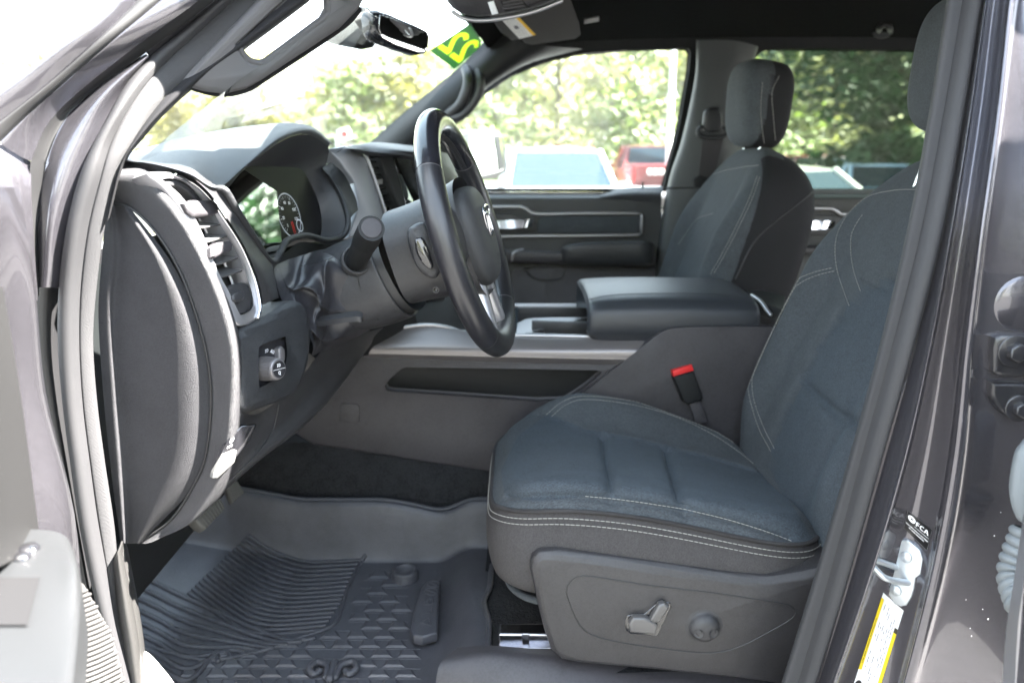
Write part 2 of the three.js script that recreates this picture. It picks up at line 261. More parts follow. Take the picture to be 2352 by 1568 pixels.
part(truck, 'a_pillar', merge([ribbon(E0, E1, 0.012, V3(-0.4, 0.2, 0.9)), ribbon(E2.map((q) => [q[0], q[1], q[2] + 0.004]), E3, 0.006, V3(-0.3, 0.1, 0.9)),
  surf([[[335, 120, -1.0], [215, 205, -0.975], [143, 283, -0.955], [106, 370, -0.94], [92, 450, -0.935], [84, 540, -0.93], [80, 660, -0.93]],
    [[340, 128, -0.99], [255, 200, -0.962], [195, 280, -0.948], [155, 360, -0.935], [128, 440, -0.925], [112, 540, -0.92], [104, 660, -0.922]],
    [[352, 132, -1.01], [297, 202, -0.99], [257, 277, -0.97], [217, 352, -0.955], [188, 423, -0.945], [162, 522, -0.94], [146, 660, -0.94]]], 5, 5),
  surf([[[-160, 250, -0.86], [-140, 400, -0.84], [-130, 700, -0.83]], [[0, 328, -0.9], [20, 440, -0.885], [40, 680, -0.88]], [[70, 372, -0.925], [72, 470, -0.91], [86, 690, -0.92]]], 5, 5)]), M.paint);
part(truck, 'a_pillar', surf([[[1015, -288, -1.03], [575, -75, -1.04], [493, 0, -1.02], [335, 120, -0.995]], [[1005, -278, -1.1], [575, -60, -1.085], [495, 10, -1.058], [345, 137, -1.008]]], 3, 6), M.paint);
part(truck, 'weatherstrip', merge([ribbon(E1, E2, 0.004), ribbon(E3, E4, -0.008), ribbon([[70, 365, -0.918], [62, 460, -0.915], [66, 560, -0.91], [74, 680, -0.91]], [[106, 368, -0.936], [92, 460, -0.935], [84, 560, -0.93], [86, 680, -0.925]], -0.006)]), M.blackGap);
part(truck, 'hinge_pillar', surf([[[72, 600, -0.95], [74, 780, -0.95], [95, 920, -0.95], [130, 1060, -0.95], [165, 1220, -0.95], [205, 1420, -0.95], [270, 1600, -0.95]], [[112, 600, -0.95], [105, 780, -0.95], [122, 920, -0.95], [148, 1060, -0.95], [178, 1220, -0.95], [218, 1420, -0.95], [285, 1600, -0.95]], [[150, 600, -0.975], [146, 780, -0.975], [156, 920, -0.975], [172, 1060, -0.975], [196, 1220, -0.975], [240, 1420, -0.975], [292, 1600, -0.975]]], 4, 4), mat('hingeBlack', [0.014, 0.014, 0.015], 0.4), 'dark hinge pillar beside the door seal');
// kick trim beside the sill
part(truck, 'kick_panel', solid([[[258, 1292, -0.945], [262, 1400, -0.945], [272, 1500, -0.945], [292, 1640, -0.945]], [[268, 1270, -0.935], [285, 1400, -0.93], [300, 1500, -0.93], [318, 1640, -0.93]], [[278, 1264, -0.95], [304, 1400, -0.945], [320, 1500, -0.945], [334, 1640, -0.945]], [[286, 1285, -0.99], [308, 1400, -0.985], [324, 1500, -0.985], [338, 1640, -0.985]]], 5, 5, V3(-0.01, 0, -0.03)), mat('kick', [0.026, 0.0255, 0.025], 0.35, { bump: T.plastic, bumpScale: 0.0002 }));
part(truck, 'scuff_plate', solid([[[318, 1490, -0.985], [345, 1503, -0.985], [385, 1548, -0.985], [420, 1590, -0.985], [520, 1660, -0.985]], [[322, 1540, -0.96], [336, 1560, -0.96], [360, 1590, -0.96], [392, 1620, -0.96], [470, 1680, -0.96]], [[326, 1600, -0.93], [340, 1640, -0.93], [360, 1650, -0.93], [390, 1660, -0.93], [440, 1700, -0.93]]], 5, 5, V3(0, -0.02, 0)), mat('scuff', [0.12, 0.118, 0.115], 0.45, { bump: T.plastic, bumpScale: 0.0002 }));
// B pillar
const B = [[-330, 2250, 2284, 2334, 2344, 2372, 2394, 2790], [-120, 2204, 2236, 2282, 2292, 2330, 2352, 2700], [0, 2181, 2212, 2256, 2267, 2308, 2330, 2660], [260, 2140, 2168, 2215, 2230, 2280, 2302, 2600], [522, 2091, 2118, 2168, 2188, 2243, 2266, 2560], [780, 2030, 2054, 2103, 2142, 2207, 2236, 2540], [1045, 1958, 1981, 2028, 2084, 2175, 2216, 2520], [1300, 1884, 1912, 1956, 2010, 2128, 2172, 2500], [1568, 1801, 1834, 1874, 1918, 2061, 2101, 2480], [1720, 1752, 1788, 1826, 1866, 2020, 2056, 2470]];
const tum = (v) => -0.07 * Math.pow(Math.max(0, (640 - Math.max(v, -160)) / 640), 1.3), be = (i, z) => B.map((r) => P(r[i], r[0], z + tum(r[0])));
part(truck, 'seal_lip', surf([B.map((r) => P(r[1] - 6, r[0], -0.975 + tum(r[0]))), be(1, -0.95), be(2, -0.945)], 4, 4), M.sealLip);
part(truck, 'door_seal', ribbon(be(2, -0.946), be(3, -0.936), 0.012), M.sealBulb);
const pillarB = surf([be(3, -0.945), be(3, -0.94), B.map((r) => P(lerp(r[3], r[4], 0.5), r[0], -0.918 + tum(r[0]))), be(4, -0.896), B.map((r) => P(r[4] + 4, r[0], -0.926 + tum(r[0]))), B.map((r) => P(lerp(r[4], r[5], 0.5), r[0], -0.934 + tum(r[0]))), be(5, -0.908), B.map((r) => P(lerp(r[5], r[6], 0.4), r[0], -0.885 + tum(r[0]))), be(6, -0.882), B.map((r) => P(r[6] + 4, r[0], -0.892 + tum(r[0]))), B.map((r) => P(r[6] + 60, r[0], -0.895 + tum(r[0]))), be(7, -0.885)], 6, 8);
part(truck, 'pillar_trim', surf([B.map((r) => P(r[1] + 4, r[0], -0.978 + tum(r[0]))), B.map((r) => P(r[1] + 26, r[0], -1.02 + tum(r[0]))), B.map((r) => P(r[1] + 90, r[0], -1.055 + tum(r[0]))), B.map((r) => P(r[1] + 260, r[0], -1.06 + tum(r[0])))], 4, 4), M.plastic, 'inner trim of the near centre pillar');
part(truck, 'b_pillar', pillarB, M.paint, 'dark metallic centre pillar with striker and stickers');
// striker
{
  const hit = cast(pillarB, 2078, 1318), n = hit.n.clone().add(V3(-0.12, 0, 0)).normalize(), o = hit.p.clone().addScaledVector(n, 0.005);
  const st = part(truck, 'striker', plate([[2068, 1241], [2085, 1240], [2113, 1264], [2120, 1285], [2115, 1319], [2103, 1328], [2100, 1352], [2094, 1371], [2082, 1391], [2070, 1393], [2055, 1387], [2037, 1357], [2037, 1284], [2050, 1266]], o, n, 0.006, { bevel: 0.0015 }), M.zinc, 'zinc door striker with wire loop');
  const q = (u, v, h) => PN(u, v, o.clone().addScaledVector(n, h), n);
  part(st, 'striker_loop', merge([tube([q(2058, 1302, 0), q(2030, 1292, 0.02), q(2004, 1285, 0.034), q(1999, 1290, 0.036), q(2016, 1312, 0.034), q(2034, 1327, 0.03), q(2060, 1334, 0.014), q(2086, 1338, 0)], 0.0042, 6, 10)]), M.zinc);
  for (const [u, v] of [[2082, 1279], [2058, 1355]]) { const b = part(st, 'bolt', lathe([[0.0001, 0.004], [0.003, 0.004], [0.0035, 0.003], [0.0065, 0.003], [0.0075, 0.0015], [0.0078, 0]], q(u, v, 0), n, 20), M.zinc); }
  const c1 = document.createElement('canvas'); c1.width = 512; c1.height = 512; let x = c1.getContext('2d');
  x.fillStyle = '#0d0d10'; x.fillRect(0, 0, 512, 512); x.strokeStyle = '#777'; x.lineWidth = 4; x.strokeRect(4, 4, 504, 504); x.fillStyle = '#f2f2f2'; x.save(); x.translate(110, 130);
  for (let i = 0; i < 18; i++) { x.rotate(Math.PI / 9); x.beginPath(); x.arc(0, -66, 15, 0, 7); x.fill(); } x.beginPath(); x.arc(0, 0, 64, 0, 7); x.fill(); x.fillStyle = '#0d0d10'; x.beginPath(); x.arc(0, 0, 24, 0, 7); x.fill(); x.restore(); x.fillStyle = '#f4f4f4'; x.font = 'bold 150px sans-serif'; x.fillText('FCA', 195, 200, 290);
  x.font = 'bold 26px sans-serif'; x.fillText('FIAT CHRYSLER AUTOMOBILES', 190, 260, 300); x.font = 'bold 44px sans-serif'; x.fillText('BUILT WITH QUALITY AND PRIDE', 20, 340, 470); x.fillText('BY UAW MEMBERS', 90, 400, 330);
  const t1 = new THREE.CanvasTexture(c1); t1.colorSpace = THREE.SRGBColorSpace;
  part(truck, 'build_sticker', decal(pillarB, [[2085, 1172], [2143, 1216], [2131, 1264], [2076, 1212]]), mat('stickerBlack', [1, 1, 1], 0.35, { map: t1 }), 'black FCA sticker with white print');
  const c2 = document.createElement('canvas'); c2.width = 512; c2.height = 1536; x = c2.getContext('2d'); x.fillStyle = '#f3f3f4'; x.fillRect(0, 0, 512, 1536); x.fillStyle = '#f2d500'; x.fillRect(0, 60, 62, 900); x.fillRect(440, 330, 72, 1206); x.fillStyle = '#2b2608'; x.fillRect(440, 280, 72, 70);
  x.save(); x.translate(18, 900); x.rotate(-Math.PI / 2); x.font = 'bold 34px sans-serif'; x.fillText('TIRE AND LOADING INFORMATION', 20, 24, 700); x.restore(); const rn = rng(5); x.fillStyle = '#55555c';
  for (let k = 0; k < 7; k++) { x.fillStyle = '#c9b4bd'; x.fillRect(100 + k * 46, 80, 2, 1100); x.fillStyle = '#50505a'; let y = 100; while (y < 1150) { const l = 20 + rn() * 80; if (rn() > 0.42) x.fillRect(112 + k * 46, y, 12, l); y += l + 18 + rn() * 60; } }
  x.fillStyle = '#15151a'; x.beginPath(); x.ellipse(85, 1170, 74, 78, 0, 0, 7); x.fill(); x.fillStyle = '#b9bcc2'; x.beginPath(); x.arc(75, 1185, 50, 0, 7); x.fill(); x.fillStyle = '#33363b'; for (let k = 0; k < 5; k++) { x.save(); x.translate(75, 1185); x.rotate(k * 1.2566); x.fillRect(-5, -46, 10, 44); x.restore(); }
  const t2 = new THREE.CanvasTexture(c2); t2.colorSpace = THREE.SRGBColorSpace;
  part(truck, 'tyre_sticker', decal(pillarB, [[2029, 1360], [2077, 1402], [2004, 1640], [1938, 1640]], 14), mat('stickerWhite', [0.62, 0.62, 0.62], 0.4, { map: t2 }), 'white sticker with yellow bands below the striker');
  // rear door hinge on the outer face
  const h2 = cast(pillarB, 2300, 860), hn = h2.n.clone().lerp(ZN, 0.5).normalize(), ho = h2.p.clone().addScaledVector(hn, 0.012), hq = (u, v, h) => PN(u, v, ho.clone().addScaledVector(hn, h), hn);
  const hg = part(truck, 'hinge', merge([plate([[2290, 778], [2302, 771], [2420, 771], [2420, 868], [2296, 864], [2284, 855], [2284, 800]], ho, hn, 0.02, { bevel: 0.004 }), plate([[2282, 880], [2420, 884], [2420, 965], [2312, 955], [2290, 930], [2280, 905]], ho, hn, 0.02, { bevel: 0.004 })]), mat('hingePaint', [0.03, 0.03, 0.034], 0.3, { metalness: 0.5, clearcoat: 0.6 }));
  for (const [u, v, r] of [[2330, 806, 0.019], [2340, 936, 0.016]]) part(hg, 'bolt', merge([lathe([[0.0001, 0.004], [r, 0.004], [r, 0]], hq(u, v, 0), hn, 28), lathe([[0.0001, 0.013], [r * 0.5, 0.013], [r * 0.62, 0.011], [r * 0.62, 0]], hq(u, v, 0), hn, 6)]), M.hingePaint);
  part(truck, 'plug', lathe([[0.0001, 0.004], [0.03, 0.003], [0.036, -0.004]], cast(pillarB, 2352, 700).p, hn, 28), M.paint);
  const rr = rng(9), dots = []; for (let k = 0; k < 9; k++) { const h = cast(pillarB, 2190 + rr() * 150, 560 + rr() * 960); if (h) { const s = new THREE.SphereGeometry(0.0004 + rr() * 0.0005, 6, 5); s.translate(h.p.x, h.p.y, h.p.z); dots.push(s); } }
  part(truck, 'paint_specks', merge(dots), M.whitePlastic, null, 'stuff');
}
// sill trim below the driver seat
part(truck, 'sill_trim', solid([[[1052, 1486, -1.07], [1120, 1482, -1.075], [1240, 1490, -1.085], [1500, 1505, -1.09], [1900, 1540, -1.09]], [[1010, 1525, -1.02], [1120, 1512, -1.04], [1240, 1518, -1.05], [1500, 1545, -1.06], [1900, 1585, -1.06]], [[1000, 1590, -1.0], [1120, 1595, -1.01], [1240, 1600, -1.01], [1500, 1615, -1.01], [1900, 1650, -1.01]], [[1000, 1660, -0.99], [1120, 1665, -1.0], [1240, 1670, -1.0], [1500, 1690, -1.0], [1900, 1730, -1.0]]], 6, 6, V3(0, -0.03, 0)), M.plasticTaupe);
// floor, footwell, tunnel
part(truck, 'floor_carpet', merge([grid([[V3(-1.0, 0.62, -0.98), V3(1.9, 0.62, -0.98)], [V3(-1.0, 0.62, -2.46), V3(1.9, 0.62, -2.46)]]),
  surf([[[330, 1140, -1.7], [640, 1020, -1.62], [900, 1050, -1.6], [1180, 1090, -1.6]], [[330, 1180, -1.66], [600, 1070, -1.6], [900, 1110, -1.585], [1180, 1160, -1.58]], [[330, 1290, -1.62], [560, 1150, -1.59], [900, 1200, -1.575], [1180, 1260, -1.56]]], 8, 8),
  surf([[V3(-0.05, 0.7, -1.62), V3(0.2, 0.7, -1.62), V3(0.6, 0.7, -1.62)], [V3(-0.055, 0.7, -1.3), V3(0.2, 0.72, -1.3), V3(0.6, 0.72, -1.3)], [V3(-0.06, 0.7, -1.06), V3(0.2, 0.73, -1.05), V3(0.6, 0.73, -1.05)]], 10, 14)]), M.carpet);
part(truck, 'firewall', grid([[V3(-0.78, 0.5, -0.97), V3(-0.78, 0.5, -2.45)], [V3(-0.82, 1.3, -0.97), V3(-0.82, 1.3, -2.45)]]), M.plasticDark);
// headliner, roof, header
const header = [V3(-0.06, 1.80, -1.08), V3(-0.11, 1.835, -1.35), V3(-0.135, 1.85, -1.7), V3(-0.11, 1.835, -2.05), V3(-0.07, 1.80, -2.32)];
const roofRow = (x, y) => [V3(x, y - 0.05, -1.08), V3(x, y, -1.2), V3(x, y + 0.012, -1.7), V3(x, y, -2.2), V3(x, y - 0.045, -2.42)];
part(truck, 'headliner', surf([header, roofRow(0.05, 1.868), roofRow(0.5, 1.885), roofRow(1.2, 1.885), roofRow(1.9, 1.86)], 8, 8), M.headliner);
part(truck, 'roof', solid([header.map((p) => p.clone().add(V3(-0.03, 0.03, 0))), ...[[0.05, 1.91], [0.5, 1.935], [1.2, 1.935], [1.95, 1.9]].map(([x, y]) => [V3(x, y - 0.07, -0.94), V3(x, y, -1.14), V3(x, y + 0.012, -1.7), V3(x, y, -2.24), V3(x, y - 0.06, -2.52)])], 5, 5, V3(0, 0.03, 0)), M.paint);
part(truck, 'rear_wall', plate([V3(1.93, 0.6, -0.98), V3(1.93, 0.6, -2.46), V3(1.93, 1.9, -2.46), V3(1.93, 1.9, -0.98)], V3(1.93, 1, -1.7), V3(-1, 0, 0), 0.04, { holes: [[V3(1.93, 1.42, -1.15), V3(1.93, 1.42, -2.25), V3(1.93, 1.78, -2.2), V3(1.93, 1.78, -1.2)]] }), M.headliner);
// far side: body side with two window openings, trims
const winF = [[1030, 440], [1030, 296], [1072, 240], [1112, 208], [1170, 168], [1250, 135], [1330, 117], [1450, 107], [1560, 103], [1585, 105], [1593, 118], [1590, 160], [1565, 300], [1528, 440]];
const winR = [[1700, 440], [1722, 160], [1732, 128], [1748, 111], [1775, 105], [1900, 105], [2092, 108], [2230, 112], [2260, 125], [2250, 440]];
part(truck, 'body_side', plate([[858, 440], [868, 322], [935, 258], [1045, 168], [1100, 118], [1140, 85], [1180, 40], [2480, 40], [2480, 440]], -2.5, ZN, 0.05, { bevel: 0.008, holes: [winF, winR] }), M.plasticDark, 'far roof rail and pillars around the windows');
part(truck, 'pillar_trim', surf([[[846, 330, -2.42], [930, 256, -2.4], [1040, 166, -2.38], [1096, 112, -2.36], [1130, 70, -2.34]], [[875, 345, -2.37], [958, 275, -2.35], [1065, 185, -2.33], [1130, 130, -2.31], [1180, 90, -2.3]], [[930, 350, -2.37], [1000, 300, -2.36], [1085, 222, -2.34], [1170, 160, -2.33], [1260, 105, -2.33]], [[1030, 345, -2.46], [1036, 300, -2.46], [1105, 214, -2.45], [1205, 150, -2.44], [1340, 112, -2.43]]], 6, 6), M.plasticDark);
part(truck, 'grab_handle', merge([tube([[1030, 262, -2.34], [1056, 240, -2.31], [1072, 205, -2.3], [1075, 178, -2.31], [1070, 160, -2.34]], 0.015, 6, 10), tube([[1035, 272, -2.34], [1064, 262, -2.32], [1094, 225, -2.31], [1103, 192, -2.31], [1100, 165, -2.33]], 0.014, 6, 10)]), M.plastic);
part(truck, 'pillar_trim', surf([[[1600, 92, -2.46], [1596, 180, -2.46], [1566, 320, -2.46], [1532, 432, -2.46], [1500, 640, -2.46]], [[1608, 92, -2.42], [1606, 180, -2.41], [1580, 320, -2.4], [1548, 432, -2.4], [1520, 640, -2.4]], [[1680, 92, -2.41], [1672, 180, -2.39], [1660, 320, -2.38], [1650, 432, -2.38], [1640, 640, -2.38]], [[1735, 104, -2.43], [1716, 180, -2.43], [1706, 320, -2.43], [1700, 432, -2.43], [1690, 640, -2.43]], [[1742, 110, -2.47], [1722, 185, -2.47], [1712, 320, -2.47], [1706, 432, -2.47], [1696, 640, -2.47]]], 6, 6), M.farTrim, 'far centre pillar trim between the windows');
part(truck, 'seam', tube([[1530, 432, -2.4], [1560, 431, -2.392], [1640, 431, -2.377]], 0.0025, 6, 6), M.blackGap);
part(truck, 'coat_hook', merge([tube([[2020, 70, -2.36], [2022, 62, -2.33], [2030, 58, -2.33]], 0.008), tube([[2046, 70, -2.36], [2044, 62, -2.33], [2036, 58, -2.33]], 0.008), lathe([[0.0001, 0.006], [0.035, 0.006], [0.04, 0]], P(2033, 56, -2.38), V3(0, -0.4, 1), 24)]), M.plasticDark);
part(truck, 'light_lens', solid([[[1342, 52, -2.16], [1376, 46, -2.16]], [[1342, 55, -2.15], [1376, 49, -2.15]]], 2, 2, V3(0, 0.01, 0)), mat('lens', [0.3, 0.3, 0.3], 0.2));
part(truck, 'belt_strip', solid([[[1020, 440, -2.5], [1300, 441, -2.5], [1520, 441, -2.5]], [[1020, 440, -2.56], [1300, 438, -2.56], [1520, 438, -2.56]], [[1020, 428, -2.66], [1300, 427, -2.66], [1520, 427, -2.66]]], 2, 2, V3(0, -0.02, 0)), M.paint);
// glass
part(truck, 'windscreen', surf([header, [V3(-0.34, 1.6, -1.0), V3(-0.42, 1.62, -1.35), V3(-0.45, 1.63, -1.7), V3(-0.42, 1.62, -2.05), V3(-0.36, 1.6, -2.42)], [V3(-0.64, 1.36, -0.94), V3(-0.76, 1.35, -1.3), V3(-0.8, 1.35, -1.7), V3(-0.76, 1.35, -2.1), V3(-0.66, 1.36, -2.46)]], 8, 6), M.glass);
part(truck, 'door_glass', grid([[P(1000, 445, -2.53), P(1545, 445, -2.53)], [P(1000, 90, -2.5), P(1605, 90, -2.5)]]), M.glass);
part(truck, 'door_glass', grid([[P(1690, 445, -2.53), P(2280, 445, -2.53)], [P(1690, 90, -2.5), P(2280, 90, -2.5)]]), mat('glassTint', [0.36, 0.42, 0.34], 0, { transmission: 1, thickness: 0, ior: 1.12 }));
// bonnet and wings outside, in front of the windscreen
part(truck, 'bonnet', surf([[V3(-0.72, 1.27, -0.82), V3(-0.86, 1.31, -1.3), V3(-0.9, 1.32, -1.7), V3(-0.86, 1.31, -2.1), V3(-0.72, 1.27, -2.58)], [V3(-1.4, 1.24, -0.8), V3(-1.4, 1.3, -1.3), V3(-1.4, 1.31, -1.7), V3(-1.4, 1.3, -2.1), V3(-1.4, 1.24, -2.6)], [V3(-2.2, 1.12, -0.85), V3(-2.25, 1.2, -1.3), V3(-2.3, 1.22, -1.7), V3(-2.25, 1.2, -2.1), V3(-2.2, 1.12, -2.55)]], 5, 5), M.paint);
for (const [z0, z1, z2] of [[-0.82, -0.85, -0.79], [-2.58, -2.55, -2.59]]) part(truck, 'wing', grid([[V3(-0.72, 1.27, z0), V3(-2.2, 1.12, z1)], [V3(-0.72, 0.55, z2), V3(-2.2, 0.55, z2)]]), M.paint);
part(truck, 'seat_rail', merge([box(0.3, 0.022, 0.03, 0.128, 0.752, -1.115, 0.004), box(0.3, 0.006, 0.05, 0.128, 0.742, -1.115, 0.002), box(0.012, 0.03, 0.006, 0.022, 0.752, -1.098, 0.002)]), mat('railSteel', [0.35, 0.35, 0.38], 0.25, { metalness: 1 }));
// ---------------------------------------------------------------- dashboard
const dash = thing('dashboard', 'dark leather grained dashboard with hooded gauge cluster', 'dashboard', V3(-0.5, 0.95, -1.4));
const endPanel = surf([
  [[243, 462, -0.969], [234, 580, -0.969], [225, 720, -0.969], [236, 900, -0.969], [254, 1080, -0.969], [276, 1246, -0.969]],
  [[251, 464, -0.966], [256, 580, -0.966], [248, 720, -0.966], [258, 900, -0.966], [272, 1080, -0.966], [284, 1247, -0.966]],
  [[262, 467, -0.972], [276, 580, -0.972], [268, 720, -0.972], [276, 900, -0.972], [290, 1080, -0.972], [294, 1248, -0.972]],
  [[272, 470, -0.9675], [320, 590, -0.9675], [335, 730, -0.9675], [345, 900, -0.9675], [350, 1080, -0.9675], [303, 1248, -0.9675]],
  [[285, 474, -0.9615], [368, 605, -0.9615], [418, 745, -0.9615], [430, 900, -0.9615], [410, 1080, -0.9615], [315, 1247, -0.9615]],
  [[298, 477, -0.97], [397, 610, -0.974], [462, 755, -0.975], [486, 900, -0.975], [459, 1090, -0.974], [325, 1245, -0.97]]], 8, 10);
part(dash, 'end_panel', endPanel, M.dashPanel, 'leaf shaped end panel beside the door opening');
const rimNet = [
  [[244, 464], [248, 440], [258, 412], [268, 392], [277, 368]], [[300, 478], [316, 455], [330, 425], [340, 404], [346, 394]], [[360, 536], [384, 515], [404, 500], [420, 498], [430, 503]], [[412, 620], [440, 607], [462, 600], [474, 600], [482, 602]], [[450, 720], [480, 710], [505, 705], [520, 703], [529, 705]],
  [[476, 820], [505, 816], [530, 812], [545, 812], [556, 810]], [[485, 920], [510, 928], [528, 940], [545, 942], [560, 945]], [[474, 1040], [496, 1040], [516, 1040], [532, 1038], [545, 1030]], [[446, 1112], [468, 1120], [486, 1130], [502, 1132], [522, 1118]], [[394, 1192], [412, 1202], [430, 1203], [448, 1195], [470, 1175]], [[318, 1247], [333, 1248], [352, 1243], [372, 1233], [402, 1212]]];
part(dash, 'dash_rim', surf(rimNet.map((r) => r.map((q, i) => [q[0] - (i ? 0 : 5), q[1], [-0.974, -0.967, -0.962, -0.968, -0.988][i]])), 8, 6), M.leather);
part(dash, 'seam', tube(rimNet.map((r) => [r[0][0] - 1, r[0][1], -0.9715]), 0.0016, 6, 6), M.blackGap);
// top pad and hood
const hoodRows = [
  [[283, 372, -1.3], [327, 356, -1.32], [433, 330, -1.36], [520, 312, -1.42], [590, 302, -1.48], [660, 296, -1.54], [720, 300, -1.58], [764, 334, -1.6]],
  [[280, 354, -1.2], [327, 341, -1.22], [433, 313, -1.25], [520, 297, -1.28], [585, 288, -1.31], [655, 282, -1.36], [715, 290, -1.43], [761, 327, -1.53]],
  [[280, 360, -1.08], [345, 357, -1.08], [433, 348, -1.1], [505, 352, -1.13], [575, 328, -1.19], [650, 295, -1.27], [714, 293, -1.38], [760, 328, -1.51]],
  [[280, 367, -0.978], [350, 374, -0.985], [433, 394, -0.995], [499, 424, -1.03], [563, 376, -1.11], [645, 312, -1.22], [712, 300, -1.355], [758, 330, -1.5]],
  [[281, 369, -0.976], [351, 377, -0.983], [432, 397, -0.993], [500, 429, -1.034], [568, 381, -1.114], [650, 321, -1.224], [710, 309, -1.358], [754, 338, -1.502]]];
const hood = surf(hoodRows, 8, 8);
part(dash, 'top_pad', hood, M.leatherTop, 'padded hood over the gauges');
part(dash, 'top_pad', surf([[[281, 368, -0.977], [351, 376, -0.984], [432, 396, -0.994], [500, 428, -1.035]], [[274, 378, -1.0], [350, 396, -1.0], [430, 414, -1.01], [496, 440, -1.05]], [[272, 400, -1.04], [350, 420, -1.04], [430, 440, -1.05], [490, 460, -1.08]]], 4, 5), M.leatherTop);
// binnacle: from the lip inward to the cluster
const lip = [[500, 429, -1.034], [568, 381, -1.114], [650, 321, -1.224], [710, 309, -1.358], [754, 338, -1.502], [750, 388, -1.49], [782, 439, -1.47], [800, 488, -1.45], [801, 521, -1.43], [786, 542, -1.41], [753, 550, -1.36], [711, 540, -1.3], [685, 542, -1.26], [660, 553, -1.22], [645, 580, -1.19], [633, 597, -1.17], [618, 594, -1.14], [598, 565, -1.11], [550, 488, -1.06], [520, 436, -1.04]];
const CL = P(640, 480, -1.3), CN = V3(0.955, 0.2, 0.2).normalize();
const inner = [[521, 434], [566, 385], [610, 383], [640, 383], [690, 388], [712, 420], [730, 460], [738, 500], [738, 530], [732, 548], [718, 556], [690, 562], [670, 566], [650, 572], [625, 580], [610, 580], [600, 576], [590, 562], [556, 506], [528, 450]].map((q) => PN(q[0], q[1], CL, CN));
const lip3 = lip.map((q) => P(...q)), loop = (a) => [...a, a[0]];
part(dash, 'binnacle', grid([loop(lip3), loop(lip3.map((p, i) => p.clone().lerp(inner[i], 0.35))), loop(lip3.map((p, i) => p.clone().lerp(inner[i], 0.7))), loop(inner)].map((r) => fine(r, 4))), mat('binnacle', [0.022, 0.022, 0.025], 0.5));
part(dash, 'binnacle_trim', tube(lip.slice(5).concat([lip[0]]).map((q) => [q[0] - 3, q[1] + 2, q[2] + 0.004]), 0.0055, 6, 8), M.softBlack);
{
  const [ex, ey] = frameOf(CN), k2 = (p) => [p.clone().sub(CL).dot(ex), p.clone().sub(CL).dot(ey)], Q = (u, v, h = 0) => PN(u, v, CL.clone().addScaledVector(CN, h), CN);
  const fan = (pts) => { const g = new THREE.ShapeGeometry(new THREE.Shape(pts.map((p) => new THREE.Vector2(...k2(p))))); g.applyMatrix4(new THREE.Matrix4().makeBasis(ex, ey, CN).setPosition(CL)); return g; };
  const ctr = inner.reduce((q, p) => q.add(p), V3(0, 0, 0)).multiplyScalar(1 / inner.length), g = fan(inner.map((p) => p.clone().sub(ctr).multiplyScalar(1.12).add(ctr).addScaledVector(CN, -0.001))), all = inner.map(k2), x0 = Math.min(...all.map((q) => q[0])), x1 = Math.max(...all.map((q) => q[0])), y0 = Math.min(...all.map((q) => q[1])), y1 = Math.max(...all.map((q) => q[1]));
  const S_ = 1024 / (x1 - x0), c = document.createElement('canvas'); c.width = 1024; c.height = Math.ceil((y1 - y0) * S_); const x = c.getContext('2d'); x.fillStyle = '#0a0a0c'; x.fillRect(0, 0, 1024, c.height);
  const px = (u, v) => { const q = k2(Q(u, v)); return [(q[0] - x0) * S_, (y1 - q[1]) * S_]; };
  const [cx, cy] = px(664, 494), rad = px(664, 442)[1], R0 = Math.abs(cy - rad) * 0.98; x.strokeStyle = '#b9bcc2'; x.lineWidth = R0 * 0.07; x.beginPath(); x.arc(cx, cy, R0, 0, 7); x.stroke(); x.strokeStyle = '#e8e8ea'; x.fillStyle = '#e8e8ea'; x.textAlign = 'center'; x.font = `bold ${Math.round(R0 * 0.2)}px sans-serif`;
  ['0', '20', '40', '60', '80', '100', '120'].forEach((t, i) => { const a = Math.PI * (0.72 + 1.4 * i / 6); for (let m = 0; m < 4; m++) { const am = a + m * Math.PI * 1.4 / 24; if (i === 6 && m) continue; x.lineWidth = m ? R0 * 0.015 : R0 * 0.03; x.beginPath(); x.moveTo(cx + Math.cos(am) * R0 * 0.9, cy + Math.sin(am) * R0 * 0.9); x.lineTo(cx + Math.cos(am) * R0 * (m ? 0.8 : 0.76), cy + Math.sin(am) * R0 * (m ? 0.8 : 0.76)); x.stroke(); } x.fillText(t, cx + Math.cos(a) * R0 * 0.6, cy + R0 * 0.06 + Math.sin(a) * R0 * 0.6); });
  x.strokeStyle = '#e01414'; x.lineWidth = R0 * 0.05; for (const d of [0, 0.13]) { x.beginPath(); x.moveTo(cx + R0 * d, cy + R0 * 0.3); x.lineTo(cx + R0 * (d + 0.06), cy + R0 * 0.98); x.stroke(); } x.strokeStyle = '#d5d8dc'; x.lineWidth = R0 * 0.06; x.beginPath(); x.arc(cx + R0 * 0.75, cy + R0 * 0.55, R0 * 0.28, 0, 7); x.stroke();
  const t = new THREE.CanvasTexture(c); t.colorSpace = THREE.SRGBColorSpace; const p = g.attributes.position, uv = g.attributes.uv, w = V3(); for (let i = 0; i < p.count; i++) { const q = k2(w.fromBufferAttribute(p, i)); uv.setXY(i, (q[0] - x0) / (x1 - x0), (q[1] - y0) / (y1 - y0)); }
  part(dash, 'gauge_cluster', g, mat('gauge', [1, 1, 1], 0.3, { map: t }), 'gauge face with speedometer and red needle');
  const N2 = V3(0.941, 0.306, 0.147).normalize(), W = (u, v) => PN(u, v, Q(590, 490, 0.008), N2); const bent = surf([[W(522, 434), W(566, 386), W(606, 384), W(632, 384)], [W(536, 470), W(580, 470), W(612, 460), W(636, 450)], [W(556, 506), W(590, 510), W(622, 510), W(641, 500)], [W(592, 562), W(608, 578), W(630, 576), W(648, 568)]], 4, 4);
  part(dash, 'display_glass', bent, mat('displayGlass', [0.62, 0.63, 0.6], 0.02, { metalness: 1 }), 'black display glass mirroring the trees');
}
